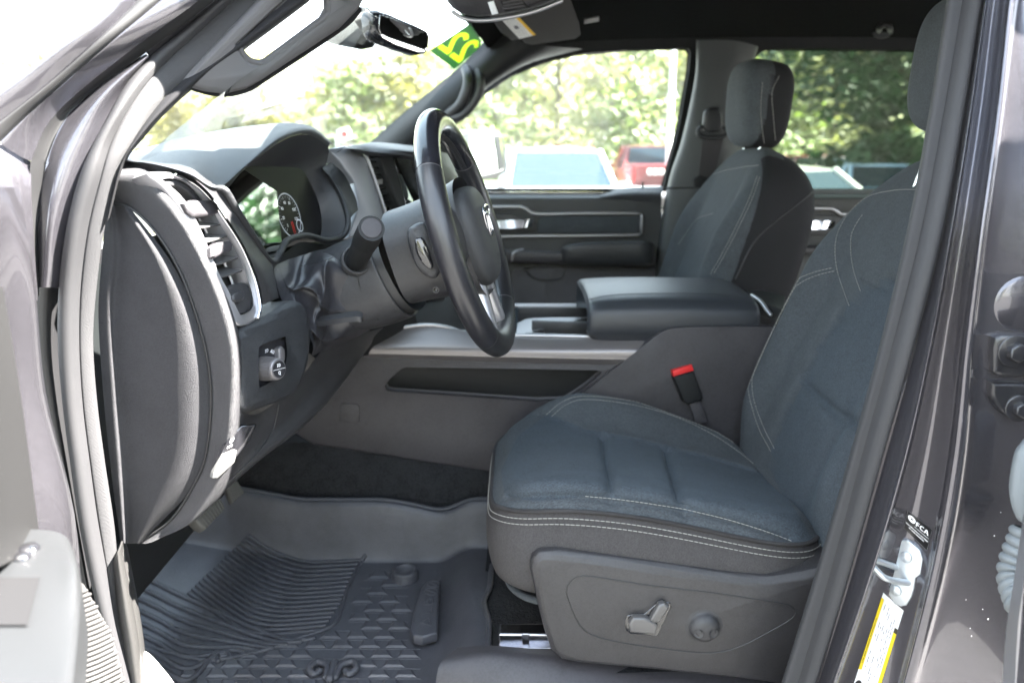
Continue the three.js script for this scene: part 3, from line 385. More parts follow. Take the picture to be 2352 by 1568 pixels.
// vent with surround
const VO = P(500, 640, -1.0), VN = V3(0.9, 0.25, 0.36).normalize(), vo = (h) => VO.clone().addScaledVector(VN, h);
const surround = [[338, 398], [372, 393], [405, 398], [445, 415], [482, 448], [522, 505], [560, 566], [588, 635], [601, 697], [596, 725], [578, 742], [556, 748], [538, 738], [516, 690], [493, 646], [470, 590], [440, 523], [407, 467], [372, 428]];
const ventHole = [[362, 408], [400, 404], [436, 422], [466, 455], [490, 480], [512, 520], [545, 575], [572, 640], [585, 692], [578, 716], [556, 728], [545, 720], [524, 676], [500, 632], [478, 580], [452, 518], [420, 462], [390, 432]];
part(dash, 'dash_core', grid([[V3(-0.52, 1.4, -1.02), V3(-0.52, 1.4, -2.42)], [V3(-0.52, 1.1, -1.02), V3(-0.52, 1.1, -2.42)], [V3(-0.62, 0.8, -1.02), V3(-0.62, 0.8, -2.46)]]), M.plasticDark);
const vent = part(dash, 'air_vent', plate(surround, vo(0.006), VN, 0.03, { bevel: 0.003, spline: 3, holes: [closedSplineless(ventHole)] }), M.silver, 'silver framed side air vent');
function closedSplineless(h) { return h; }
part(vent, 'trim_ring', tube(surround.slice(2, 10).map((q) => PN(q[0] - 4, q[1] + 4, vo(0.0075), VN)), 0.0024, 6, 8), M.chrome);
part(vent, 'vent_duct', plate(ventHole.map((q) => q), vo(-0.028), VN, 0.01, { spline: 2, bevel: 0 }), M.blackGap);
for (const g of [plate([[374, 414], [404, 410], [436, 428], [462, 458], [452, 462], [432, 440], [408, 426], [386, 428]], vo(0.002), VN, 0.02, { bevel: 0.002 }), plate([[505, 515], [520, 520], [552, 585], [578, 650], [570, 652], [545, 590]], vo(0.0), VN, 0.02, { bevel: 0.002 }), plate([[520, 668], [532, 655], [556, 648], [572, 655], [580, 692], [574, 712], [556, 722], [546, 716]], vo(0.003), VN, 0.02, { bevel: 0.003, spline: 2 })]) part(vent, 'vent_housing', g, M.plastic);
part(vent, 'vent_bar', plate([[420, 466], [440, 458], [488, 458], [502, 468], [504, 488], [490, 494], [444, 497], [432, 488]], vo(0.012), VN, 0.02, { bevel: 0.004 }), M.plasticTaupe);
for (const [a, b, c, d] of [[452, 522, 509, 514], [467, 556, 521, 541], [494, 607, 546, 591], [504, 637, 556, 620]]) {
  const n = V3(0.25, 1, 0.1).normalize(), f = (u, v) => PN(u, v, vo(0.004), VN), k = (p) => p.clone().addScaledVector(VN, -0.035).add(V3(0, 0.012, 0)); part(vent, 'louvre', solid([[f(a, b), f(c, d)], [k(f(a, b)), k(f(c, d))]], 1, 1, n.multiplyScalar(-0.0022)), mat('louvreGrey', [0.07, 0.07, 0.072], 0.45));
}
part(vent, 'vent_tab', merge([plate([[484, 568], [500, 556], [528, 552], [536, 560], [534, 574], [512, 582], [496, 592], [486, 590]], vo(0.014), VN, 0.016, { bevel: 0.003 })]), M.plasticTaupe);
part(vent, 'thumb_wheel', plate([[534, 678], [542, 670], [556, 668], [563, 676], [560, 688], [546, 694], [536, 690]], vo(0.009), VN, 0.012, { bevel: 0.003, spline: 2 }), M.plastic);
// fascia between vent and cluster
part(dash, 'fascia', surf([[[430, 397, -0.99], [482, 445, -1.0], [524, 505, -1.02], [562, 568, -1.03], [592, 640, -1.05], [604, 700, -1.06]], [[470, 410, -1.01], [506, 460, -1.03], [540, 510, -1.045], [578, 575, -1.06], [606, 625, -1.07], [625, 690, -1.08]], [[500, 428, -1.036], [521, 440, -1.042], [551, 490, -1.062], [599, 567, -1.112], [622, 600, -1.145], [640, 684, -1.12]]], 5, 6), M.plastic);
// lower fascia under the cluster and around the column
part(dash, 'lower_fascia', surf([[[604, 590, -1.13], [650, 585, -1.2], [690, 556, -1.27], [760, 562, -1.4], [815, 545, -1.48], [900, 540, -1.6]], [[620, 640, -1.13], [670, 640, -1.22], [720, 640, -1.32], [790, 640, -1.45], [850, 640, -1.52], [930, 640, -1.65]], [[620, 700, -1.13], [690, 700, -1.22], [740, 740, -1.34], [800, 750, -1.47], [850, 760, -1.57], [960, 750, -1.66]], [[650, 800, -1.14], [700, 805, -1.22], [740, 830, -1.36], [800, 820, -1.5], [850, 815, -1.6], [960, 800, -1.68]]], 6, 6), M.plasticDark);
// headlight switch pod
const PO = P(545, 850, -0.98), PNn = V3(0.93, 0.1, 0.36).normalize(), po = (h) => PO.clone().addScaledVector(PNn, h);
const podOut = [[541, 800], [546, 775], [566, 752], [598, 735], [640, 712], [668, 695], [690, 690], [706, 702], [716, 726], [718, 790], [712, 840], [694, 888], [668, 915], [620, 934], [584, 946], [566, 944], [556, 925], [548, 880]];
const podHole = [[580, 800], [584, 782], [602, 770], [640, 758], [656, 754], [666, 762], [670, 790], [670, 824], [662, 856], [646, 882], [618, 900], [592, 912], [584, 908], [580, 880]];
const pod = part(dash, 'switch_pod', plate(podOut, po(0.006), PNn, 0.06, { bevel: 0.012, seg: 5, spline: 3, holes: [podHole] }), M.leatherTop, 'headlight switch pod');
part(pod, 'switch_plate', plate(podHole, po(-0.006), PNn, 0.01, { bevel: 0.001 }), M.plastic);
{
  const kn = PNn.clone().add(V3(0, 0.0, 0.12)).normalize(), ko = PN(603, 846, po(-0.004), PNn), kr = [];
  part(pod, 'headlight_knob', lathe([[0.0001, 0.03], [0.0125, 0.03], [0.0145, 0.028], [0.0165, 0.004], [0.017, 0]], ko, kn, 40), M.silverDark);
  for (let i = 0; i < 40; i++) { const a = i * Math.PI / 20, [ex, ey] = frameOf(kn), r = ex.clone().multiplyScalar(Math.cos(a)).addScaledVector(ey, Math.sin(a)); kr.push(cyl(ko.clone().addScaledVector(r, 0.0168).addScaledVector(kn, 0.003), ko.clone().addScaledVector(r, 0.0149).addScaledVector(kn, 0.026), 0.0006, 0.0006, 5)); }
  part(pod, 'knurling', merge(kr), M.silverDark, null, 'stuff');
  const c = document.createElement('canvas'); c.width = c.height = 256; let x = c.getContext('2d'); x.fillStyle = '#232327'; x.fillRect(0, 0, 256, 256); x.fillStyle = '#e9e9ec'; x.fillRect(0, 124, 256, 6); x.font = 'bold 70px sans-serif'; x.textAlign = 'center'; x.fillText('ID', 128, 92); x.fillText('Q', 128, 208);
  const t = new THREE.CanvasTexture(c); t.colorSpace = THREE.SRGBColorSpace; const d = new THREE.CircleGeometry(0.0115, 28); d.applyQuaternion(new THREE.Quaternion().setFromUnitVectors(ZN, kn)); const dp = ko.clone().addScaledVector(kn, 0.0306); d.translate(dp.x, dp.y, dp.z);
  part(pod, 'button_face', d, mat('knobFace', [1, 1, 1], 0.45, { map: t }));
  const c2 = document.createElement('canvas'); c2.width = c2.height = 512; x = c2.getContext('2d'); x.fillStyle = '#26262a'; x.fillRect(0, 0, 512, 512); x.fillStyle = '#e9e9ec'; x.font = 'bold 46px sans-serif'; [['O', 30, 250, -0.9], ['\u2723', 75, 185, -0.5], ['ID', 140, 140, 0], ['AUTO', 210, 150, 0.55]].forEach(([s, X, Y, r]) => { x.save(); x.translate(X, Y); x.rotate(r); x.fillText(s, 0, 0); x.restore(); }); x.fillRect(396, 250, 12, 90); x.fillRect(396, 225, 12, 14); x.beginPath(); x.arc(402, 190, 20, 0, 7); x.fill();
  const t2 = new THREE.CanvasTexture(c2); t2.colorSpace = THREE.SRGBColorSpace; const o2 = po(-0.0045); const Q = (u, v) => PN(u, v, o2, PNn), s = grid([[Q(583, 786), Q(667, 758)], [Q(586, 908), Q(662, 866)]]); s.attributes.uv.array.set([0, 1, 1, 1, 0, 0, 1, 0]);
  part(pod, 'switch_marks', s, mat('switchMarks', [1, 1, 1], 0.45, { map: t2 }));
  part(pod, 'dimmer_wheel', plate([[641, 800], [648, 794], [655, 802], [656, 826], [650, 838], [642, 834]], po(0.004), PNn, 0.012, { bevel: 0.003 }), M.silverDark);
}
// knee panel under the pod
const knee = surf([[[548, 948, -0.997], [600, 946, -1.06], [680, 880, -1.13], [760, 790, -1.27], [880, 752, -1.5]], [[520, 1090, -0.995], [590, 1020, -1.05], [665, 950, -1.13], [752, 850, -1.29], [860, 772, -1.54]], [[440, 1197, -0.985], [590, 1062, -1.06], [690, 985, -1.16], [768, 905, -1.32], [850, 792, -1.6]], [[430, 1190, -1.06], [560, 1050, -1.2], [665, 965, -1.3], [745, 880, -1.45], [840, 776, -1.7]]], 7, 7);
part(dash, 'knee_panel', knee, M.plastic);
part(dash, 'seam', tube(onto(knee, [[640, 930], [625, 990], [590, 1040], [545, 1085], [480, 1150], [400, 1205]], 5, 0.0004), 0.001, 4, 6), M.blackGap);
{
  const n = V3(0.72, 0.05, 0.7).normalize(), o = P(548, 1030, -0.972), f = (k) => o.clone().addScaledVector(n, k);
  const r = part(dash, 'release_handle', plate([[528, 1000], [556, 978], [590, 975], [575, 1010], [540, 1056], [496, 1100], [487, 1098], [500, 1062]], f(0.002), n, 0.01, { bevel: 0.002 }), M.gloss);
  part(r, 'lever', plate([[492, 1085], [516, 1046], [545, 1035], [540, 1062], [500, 1100], [489, 1099]], f(0.012), n, 0.012, { bevel: 0.003 }), mat('lever', [0.12, 0.12, 0.115], 0.45));
  const c = document.createElement('canvas'); c.width = c.height = 128; const x = c.getContext('2d'); x.fillStyle = '#101014'; x.fillRect(0, 0, 128, 128); x.strokeStyle = x.fillStyle = '#e8e8ec'; x.lineWidth = 6; x.beginPath(); x.arc(64, 40, 20, 0, 7); x.stroke(); x.font = 'bold 26px sans-serif'; x.fillText('P', 55, 50); x.fillText('PULL', 30, 100);
  const t = new THREE.CanvasTexture(c); t.colorSpace = THREE.SRGBColorSpace; const Q = (u, v) => PN(u, v, f(0.0026), n), s = grid([[Q(523, 1008), Q(548, 992)], [Q(512, 1042), Q(540, 1026)]]); s.attributes.uv.array.set([0, 1, 1, 1, 0, 0, 1, 0]);
  part(r, 'marks', s, mat('pullMarks', [1, 1, 1], 0.4, { map: t }));
}
// centre stack
const KO = P(840, 430, -1.62), KN = V3(0.9, 0.22, 0.38).normalize(), ko = (h) => KO.clone().addScaledVector(KN, h);
part(dash, 'centre_trim', plate([[752, 342], [790, 334], [818, 337], [834, 350], [850, 390], [888, 500], [880, 545], [800, 545], [822, 470], [815, 420], [780, 372]], ko(0.01), KN, 0.03, { bevel: 0.004 }), mat('satin', [0.3, 0.31, 0.33], 0.42, { metalness: 0.6 }), 'satin grey trim between the gauges and the screen');
part(dash, 'trim_ring', tube([[806, 336], [826, 341], [838, 352], [854, 392], [890, 502]].map((q) => PN(q[0], q[1], ko(0.013), KN)), 0.0035, 6, 8), M.silver);
part(dash, 'side_pad', surf([[[760, 372, -1.52], [790, 400, -1.53], [815, 450, -1.53], [822, 482, -1.52]], [[740, 385, -1.47], [765, 410, -1.47], [795, 455, -1.47], [812, 492, -1.46]], [[748, 392, -1.47], [770, 425, -1.46], [790, 465, -1.45], [802, 505, -1.44]]], 4, 4), M.leatherTop);
const cv = part(dash, 'air_vent', plate([[836, 356], [898, 358], [930, 498], [884, 500]], ko(-0.02), KN, 0.01, { bevel: 0.001 }), M.blackGap, 'black centre air vent beside the screen');
for (let k = 0; k < 8; k++) { const f = k / 8, a = PN(lerp(842, 880, f), 368 + k * 15, ko(0.004), KN), b = PN(lerp(868, 906, f), 370 + k * 14.5, ko(0.004), KN); part(cv, 'louvre', solid([[a, b], [a.clone().addScaledVector(KN, -0.03), b.clone().addScaledVector(KN, -0.03)]], 1, 1, V3(0, -0.002, 0)), M.plasticDark); }
part(cv, 'vent_tab', plate([[858, 414], [880, 410], [880, 422], [860, 424]], ko(0.01), KN, 0.012, { bevel: 0.002 }), M.silverDark);
const scr = part(dash, 'screen', plate([[872, 360], [896, 354], [944, 352], [985, 480], [922, 486]], ko(0.016), KN, 0.03, { bevel: 0.003 }), M.plasticDark, 'touch screen on the centre stack');
part(scr, 'screen_glass', plate([[904, 362], [940, 360], [977, 474], [934, 478]], ko(0.0185), KN, 0.002, { bevel: 0.0005 }), mat('screenGlass', [0.3, 0.3, 0.3], 0.03, { metalness: 1 }));
part(dash, 'top_pad', surf([[[770, 352, -1.5], [800, 338, -1.58], [850, 327, -1.75], [900, 329, -1.9], [1000, 340, -2.2]], [[780, 345, -1.48], [810, 334, -1.56], [850, 332, -1.64], [900, 337, -1.66], [960, 344, -1.7]], [[800, 340, -1.5], [826, 343, -1.56], [850, 347, -1.6], [905, 351, -1.62], [960, 358, -1.66]], [[810, 348, -1.53], [830, 352, -1.58], [850, 358, -1.61], [905, 360, -1.63], [960, 372, -1.67]]], 6, 6), M.leatherTop);
part(dash, 'passenger_fascia', surf([[[960, 340, -1.75], [1020, 350, -2.0], [1040, 360, -2.4]], [[965, 430, -1.75], [1040, 430, -2.0], [1060, 430, -2.4]], [[930, 560, -1.75], [1000, 560, -2.0], [1040, 560, -2.4]], [[900, 720, -1.78], [960, 700, -2.0], [1020, 690, -2.4]]], 5, 5), M.plasticDark);
// ---------------------------------------------------------------- seats
function cushionGeo(mir, zc, ox) {                                // polar sheet: rings over the top, then the skirt
  const A = 400, X = 0.265, Z = 0.255, cx = 0.232 + ox, rows = [];
  const plan = (r, a) => { const c = Math.cos(a), s = Math.sin(a), k = Math.pow(Math.pow(Math.abs(c), 5.5) + Math.pow(Math.abs(s), 5.5), -1 / 5.5); return [c * k * r * X, s * k * r * Z]; };
  const top = (x, z, r) => {
    const s = (x + X) / (2 * X), zn = z / Z, b = lerp(0.978, 0.915, smooth(0.15, 1, s)) + 0.012 * Math.sin(Math.PI * s);
    const inb = smooth(0.5, 0.95, -zn) * 0.05 * smooth(0.05, 0.35, s) * (1 - 0.55 * smooth(0.5, 1, s)), out = smooth(-0.1, 0.85, zn) * 0.034 * smooth(-0.25, 0.1, s) + smooth(0.55, 0.9, zn) * 0.012;
    return b + inb + out - 0.032 * Math.pow(smooth(0.84, 1.02, r), 2) + 0.012 * (1 - Math.pow(Math.abs(zn), 2)) - 0.012 * Math.pow(1 - smooth(0, 0.28, s), 2);
  };
  const ring = (r, dy, out) => { const l = []; for (let i = 0; i <= A; i++) { const a = i / A * 2 * Math.PI, [x, z] = plan(r, a), [ux, uz] = plan(1, a), m = Math.hypot(ux, uz); const y = top(x, z, Math.min(1, r)); l.push(V3(cx + x + ux / m * out, dy === null ? y : dy(y), zc + (z + uz / m * out) * mir)); } return l; };
  for (let i = 0; i <= 110; i++) rows.push(ring(Math.max(0.002, Math.pow(i / 110, 0.8)), null, 0));
  const tg = grid(rows, true), sk = [];
  for (let i = 0; i <= 14; i++) { const t = i / 14; sk.push(ring(1, (y) => lerp(y - 0.001, 0.825, t), 0.012 * Math.sin(Math.PI * Math.min(1, t * 1.15)) - 0.05 * Math.pow(smooth(0.72, 1, t), 2))); }
  return [tg, grid(sk, true), (r, a0, a1, n, dy, o) => { const f = []; const l = ring(r, dy, o); for (let i = 0; i < n; i++) f.push(l[Math.round(lerp(a0, a1, i / (n - 1)) * A + A) % A]); return f; }];
}
function backGeo(mir, zc, ox, oy, rec, H) {                       // closed sheet round the backrest
  const O = V3(ox, oy, zc), up = V3(Math.sin(rec), Math.cos(rec), 0), fw = V3(-Math.cos(rec), Math.sin(rec), 0), rows = [], N = 260, K = 210;
  const halfW = (t) => 0.262 * Math.pow(Math.max(0, 1 - Math.pow(Math.max(0, (t - 0.62) / 0.395), 3.2)), 0.5) * lerp(0.95, 1, smooth(0, 0.35, t));
  for (let i = 0; i <= K; i++) {
    const t = Math.sin(i / K * Math.PI / 2), w = Math.max(0.004, halfW(t)), row = [], th = lerp(0.19, 0.15, t) * Math.pow(Math.max(0.0, 1 - Math.pow(t, 14)), 0.5);
    for (let j = 0; j <= N; j++) {
      const a = -j / N * 2 * Math.PI - Math.PI / 2, c = Math.cos(a), s = Math.sin(a), e = 0.42, X = Math.sign(c) * Math.pow(Math.abs(c), e), Y = Math.sign(s) * Math.pow(Math.abs(s), 0.75);
      const z = X * w, front = Y > 0;
      const bol = 0.06 * smooth(0.5, 0.86, Math.abs(X)) * smooth(0.0, 0.25, t) * (1 - smooth(0.62, 0.95, t)), lum = 0.018 * Math.exp(-Math.pow((t - 0.3) / 0.22, 2)) * (1 - smooth(0.4, 0.8, Math.abs(X)));
      const d = front ? Y * (0.055 * Math.pow(Math.max(0, 1 - Math.pow(t, 10)), 0.5) + (bol + lum)) : Y * th;
      row.push(O.clone().addScaledVector(up, t * H).addScaledVector(fw, d).add(V3(0, 0, z * mir)));
    }
    rows.push(row);
  }
  return grid(rows, true);
}
function headGeo(mir, c, rec, sx = 0.062, sy = 0.106, sz = 0.126) {
  const rows = [], up = V3(Math.sin(rec), Math.cos(rec), 0), fw = V3(-Math.cos(rec), Math.sin(rec), 0);
  for (let i = 0; i <= 56; i++) { const b = (i / 56 - 0.5) * Math.PI, row = []; for (let j = 0; j <= 72; j++) { const a = -j / 72 * 2 * Math.PI, f = (q, e) => Math.sign(q) * Math.pow(Math.abs(q), e), y = f(Math.sin(b), 0.62), r = Math.pow(Math.max(0, Math.cos(b)), 0.5), x = f(Math.cos(a), 0.62) * r, z = f(Math.sin(a), 0.55) * r; row.push(c.clone().addScaledVector(up, y * sy).addScaledVector(fw, x * sx * (1 + 0.12 * y) + 0.012 * y).add(V3(0, 0, z * sz * (1 - 0.06 * y) * mir))); } rows.push(row); }
  return grid(rows, true);
}
const subset = (g, keep) => { const ix = g.index.array, p = g.attributes.position, o = [], v = V3(); for (let i = 0; i < ix.length; i += 3) { v.set(0, 0, 0); for (let k = 0; k < 3; k++) v.add(V3(p.getX(ix[i + k]), p.getY(ix[i + k]), p.getZ(ix[i + k]))); if (keep(v.multiplyScalar(1 / 3))) o.push(ix[i], ix[i + 1], ix[i + 2]); } const h = g.clone(); h.userData = {}; h.setIndex(o); return h; };
const inPoly = (pts) => (x, y) => { let c = false; for (let i = 0, j = pts.length - 1; i < pts.length; j = i++) if ((pts[i][1] > y) !== (pts[j][1] > y) && x < (pts[j][0] - pts[i][0]) * (y - pts[i][1]) / (pts[j][1] - pts[i][1]) + pts[i][0]) c = !c; return c; };
{ // driver
  const zc = -1.315, s = thing('driver_seat', 'near front seat in blue grey cloth with light stitching', 'car seat', V3(0.25, 0.72, zc));
  const [top, skirt, at] = cushionGeo(1, zc, 0);
  const ins = [[1262, 948], [1340, 985], [1440, 1002], [1560, 1030], [1680, 1062], [1770, 1090], [1840, 1190], [1885, 1270], [1790, 1230], [1640, 1185], [1500, 1160], [1360, 1140], [1230, 1150], [1160, 1140], [1150, 1080], [1190, 1000]];
  const L = (g, l, k = 6, lift = 0) => onto(g, l, k, lift);
  const seams = [[[1205, 945], [1265, 950], [1340, 985], [1440, 1002], [1560, 1030], [1680, 1062], [1768, 1090]], [[1160, 1140], [1240, 1138], [1345, 1139], [1480, 1155], [1640, 1185], [1790, 1230], [1880, 1278]], [[1388, 1000], [1392, 1040], [1402, 1090], [1408, 1140]], [[1532, 1030], [1545, 1080], [1560, 1130], [1578, 1170]]].map((l) => L(top, l, 5));
  const threads = () => [[[1256, 952], [1290, 925], [1330, 911], [1400, 914], [1480, 928], [1560, 952], [1640, 990], [1700, 1028], [1750, 1070]], [[1268, 956], [1298, 932], [1334, 919], [1400, 922], [1480, 936], [1560, 961], [1636, 998], [1694, 1036], [1740, 1074]], [[1345, 1139], [1480, 1154], [1640, 1184], [1790, 1230], [1872, 1272]]].map((l) => L(top, l, 5, 0.0012));
  seams.forEach((l, i) => groove(top, l, i > 1 ? 0.009 : 0.006, i > 1 ? 0.016 : 0.011, 1.1));
  const pr0 = (v) => { const d = v.clone().sub(EYE), f = -d.y * sP - d.z * cP; return [1176 + FPX * d.x / f, 784 - FPX * (d.y * cP - d.z * sP) / f]; }, ipc = inPoly(ins), isC = (v) => { const q = pr0(v); return ipc(q[0], q[1]); };
  const seat = part(s, 'seat', subset(top, (v) => !isC(v)), M.seatCloth); part(s, 'seat_insert', subset(top, isC), M.seatInsert, 'bluer centre panel of the cushion');
  part(s, 'seat_skirt', skirt, M.seatSide, 'grey brown twill side of the cushion');
  const piping = at(1, 0, 1, 120, (y) => y - 0.002, 0.002); part(seat, 'piping', tube(piping.filter((p, i) => i % 2 === 0), 0.0035, 3, 6, 0, true), M.seatSide);
  part(seat, 'stitching', merge(threads().map((l) => stitches(l))), M.thread, null, 'stuff');
  const st = [0.012, 0.021].map((d, i) => { const l = at(1, 0.02, 0.7, 130, (y) => y - d, 0.0075 + i * 0.0016); return stitches(l, 0.0052, 0.0026, 0.0007); });
  part(s, 'stitching', merge(st), M.thread, null, 'stuff');
  part(s, 'piping', tube(at(1, 0, 1, 100, () => 0.829, -0.024), 0.006, 2, 7), M.seatCloth);
  // backrest
  const back = backGeo(1, zc, 0.51, 0.845, 0.365, 0.715);
  const insPoly = [[1772, 1092], [1776, 1040], [1800, 960], [1830, 900], [1880, 800], [1925, 735], [1965, 690], [1995, 660], [2020, 648], [2060, 642], [2200, 660], [2200, 1400], [1880, 1280]];
  const bs = [insPoly.slice(0, 10), [[1852, 886], [1885, 915], [1925, 950], [1985, 985]]].map((l) => L(back, l, 5));
  const bt = [[[1772, 1036], [1745, 985], [1726, 925], [1720, 880], [1728, 820], [1750, 760], [1788, 690], [1830, 645], [1872, 625], [1918, 614]], [[1780, 1030], [1755, 980], [1735, 925], [1729, 880], [1737, 822], [1759, 764], [1795, 697], [1836, 653], [1876, 633], [1920, 622]],
    [[1952, 702], [1935, 655], [1922, 610], [1920, 560], [1932, 520], [1960, 480], [2000, 450], [2060, 437], [2110, 436]], [[1978, 668], [1965, 630], [1957, 590], [1956, 545], [1968, 515], [1985, 490]]].map((l) => L(back, l, 5, 0.0012));
  bs.forEach((l, i) => groove(back, l, 0.007, i ? 0.015 : 0.013, 1.1));
  const ip = inPoly(insPoly), pr = (v) => { const d = v.clone().sub(EYE), f = -d.y * sP - d.z * cP; return [1176 + FPX * d.x / f, 784 - FPX * (d.y * cP - d.z * sP) / f]; };
  const isIns = (v) => { const q = pr(v); return ip(q[0], q[1]) && v.z > -1.56; };
  const b = part(s, 'backrest', subset(back, (v) => !isIns(v)), M.seatCloth);
  part(s, 'backrest_insert', subset(back, isIns), M.seatInsert, 'bluer centre panel of the backrest');
  part(b, 'stitching', merge(bt.map((l) => stitches(l))), M.thread, null, 'stuff');
  part(s, 'headrest', headGeo(1, V3(0.735, 1.65, -1.3), 0.2), M.seatCloth);
  for (const z of [-1.25, -1.37]) part(s, 'headrest_post', cyl(V3(0.7, 1.45, z), V3(0.735, 1.58, z), 0.006, 0.006, 12), M.chrome);
  // side shield
  const so = V3(0, 0, -1.036);
  const shield = plate([[1217, 1310], [1222, 1288], [1240, 1273], [1285, 1268], [1400, 1282], [1568, 1305], [1700, 1324], [1765, 1330], [1850, 1318], [1960, 1290], [1960, 1600], [1700, 1566], [1500, 1546], [1330, 1530], [1290, 1522], [1266, 1500], [1250, 1455], [1236, 1400]], so, ZN, 0.07, { bevel: 0.016, seg: 6 });
  const sh = part(s, 'side_shield', shield, M.shield, 'dark grained plastic side shield with power switches');
  const face = (u, v, h = 0) => P(u, v, -1.036 + h);
  part(sh, 'seam', tube([[1300, 1360], [1303, 1345], [1318, 1330], [1350, 1323], [1500, 1345], [1650, 1363], [1780, 1383], [1815, 1390], [1827, 1403], [1820, 1420], [1760, 1455], [1700, 1485], [1650, 1498], [1590, 1498], [1450, 1480], [1380, 1465], [1345, 1450], [1325, 1425], [1310, 1390]].map((q) => face(q[0], q[1], 0.0002)), 0.0011, 4, 6, 0, true), M.blackGap);
  part(sh, 'switch_well', plate([[1436, 1428], [1440, 1414], [1452, 1411], [1480, 1410], [1510, 1385], [1522, 1381], [1540, 1384], [1543, 1394], [1520, 1440], [1510, 1461], [1448, 1456], [1438, 1448]], V3(0, 0, -1.0345), ZN, 0.004, { bevel: 0.0015 }), M.gloss);
  part(sh, 'seat_switch', plate([[1445, 1434], [1455, 1420], [1482, 1420], [1505, 1430], [1512, 1438], [1506, 1459], [1448, 1454]], V3(0, 0, -1.022), ZN, 0.014, { bevel: 0.004 }), mat('switchGrey', [0.085, 0.083, 0.083], 0.35, { metalness: 0.3 }), 'flat grey seat switch');
  part(sh, 'recline_switch', plate([[1494, 1425], [1514, 1390], [1526, 1387], [1538, 1394], [1536, 1402], [1514, 1432], [1500, 1432]], V3(0, 0, -1.022), ZN, 0.014, { bevel: 0.004 }), M.switchGrey, 'upright grey seat switch');
  const kn = part(sh, 'lumbar_knob', lathe([[0.0001, 0.016], [0.012, 0.015], [0.019, 0.011], [0.0225, 0.004], [0.0232, 0], [0.027, 0.001], [0.032, -0.002]], face(1617, 1438), ZN, 40), M.plastic);
  for (const a of [0.35, 2.8]) { const c = face(1617, 1438).add(V3(Math.cos(a + Math.PI) * -0.011, -Math.sin(a) * 0.01 + 0.001, 0.0135)); part(kn, 'dimple', lathe([[0.0001, 0.0006], [0.005, 0.001], [0.007, 0.002]], c, V3(Math.cos(a) * 0.4, 0, 1), 16), M.plastic); }
}
{ // passenger
  const zc = -2.125, s = thing('passenger_seat', 'far front seat in dark grey cloth beyond the armrest', 'car seat', V3(0.15, 0.72, zc));
  const [top, skirt] = cushionGeo(-1, zc, -0.09);
  top.translate(0, 0.03, 0); part(s, 'seat', top, M.seatInsert); part(s, 'seat_skirt', skirt, M.seatSide);
  const back = backGeo(-1, zc, 0.455, 0.845, 0.285, 0.71);
  const edgeL = [[1768, 335], [1752, 377], [1727, 450], [1694, 522], [1660, 590], [1628, 640]];
  const pr = (v) => { const d = v.clone().sub(EYE), f = -d.y * sP - d.z * cP; return [1176 + FPX * d.x / f, 784 - FPX * (d.y * cP - d.z * sP) / f]; };
  const at = (y) => { for (let i = 0; i < edgeL.length - 1; i++) if (y <= edgeL[i + 1][1]) return lerp(edgeL[i][0], edgeL[i + 1][0], (y - edgeL[i][1]) / (edgeL[i + 1][1] - edgeL[i][1])); return 1600; };
  const up = V3(Math.sin(0.285), Math.cos(0.285), 0), fw = V3(-Math.cos(0.285), Math.sin(0.285), 0), O = V3(0.455, 0.845, zc);
  const isSide = (v) => v.clone().sub(O).dot(fw) < 0.028 && (v.z > zc + 0.15 || v.clone().sub(O).dot(fw) < -0.03) && v.clone().sub(O).dot(up) < 0.705;
  const b = part(s, 'backrest', subset(back, (v) => !isSide(v)), M.seatCloth);
  part(s, 'backrest_side', subset(back, isSide), M.seatBlack, 'black side of the passenger backrest');
  const threads = [[[1740, 405], [1722, 455], [1690, 523], [1655, 590], [1632, 630]], [[1746, 407], [1728, 457], [1696, 525], [1661, 592], [1638, 632]], [[1590, 430], [1640, 400], [1700, 385], [1745, 380]], [[1560, 560], [1600, 505], [1640, 490]]].map((l) => onto(back, l, 5, 0.0012)).filter((l) => l.length > 3);
  part(b, 'stitching', merge(threads.map((l) => stitches(l, 0.005, 0.003, 0.0006))), M.thread, null, 'stuff');
  const sl = onto(back, [[1878, 430], [1850, 455], [1780, 510], [1730, 560], [1690, 640]], 6, 0); if (sl.length > 3) part(b, 'seam', tube(sl, 0.002, 3, 6), M.blackGap);
  const hc = V3(0.645, 1.634, zc), hg = headGeo(-1, hc, 0.16, 0.066, 0.108, 0.13), hf = V3(-Math.cos(0.16), Math.sin(0.16), 0);
  const hs = (v) => v.clone().sub(hc).dot(hf) < 0.012; const h = part(s, 'headrest', subset(hg, (v) => !hs(v)), M.seatCloth);
  part(s, 'headrest_back', subset(hg, hs), M.seatBlack, 'black rear half of the headrest');
  const hl = [[[1752, 190], [1748, 250], [1752, 300], [1756, 330]], [[1790, 175], [1774, 210], [1776, 260], [1782, 325]]].map((l) => onto(hg, l, 6, 0.001)).filter((l) => l.length > 3); part(h, 'stitching', merge(hl.map((l) => stitches(l, 0.005, 0.003, 0.0007))), M.thread, null, 'stuff');
  for (const z of [-2.06, -2.19]) part(s, 'headrest_post', cyl(V3(0.62, 1.45, z), V3(0.655, 1.58, z), 0.006, 0.006, 12), M.chrome);
}
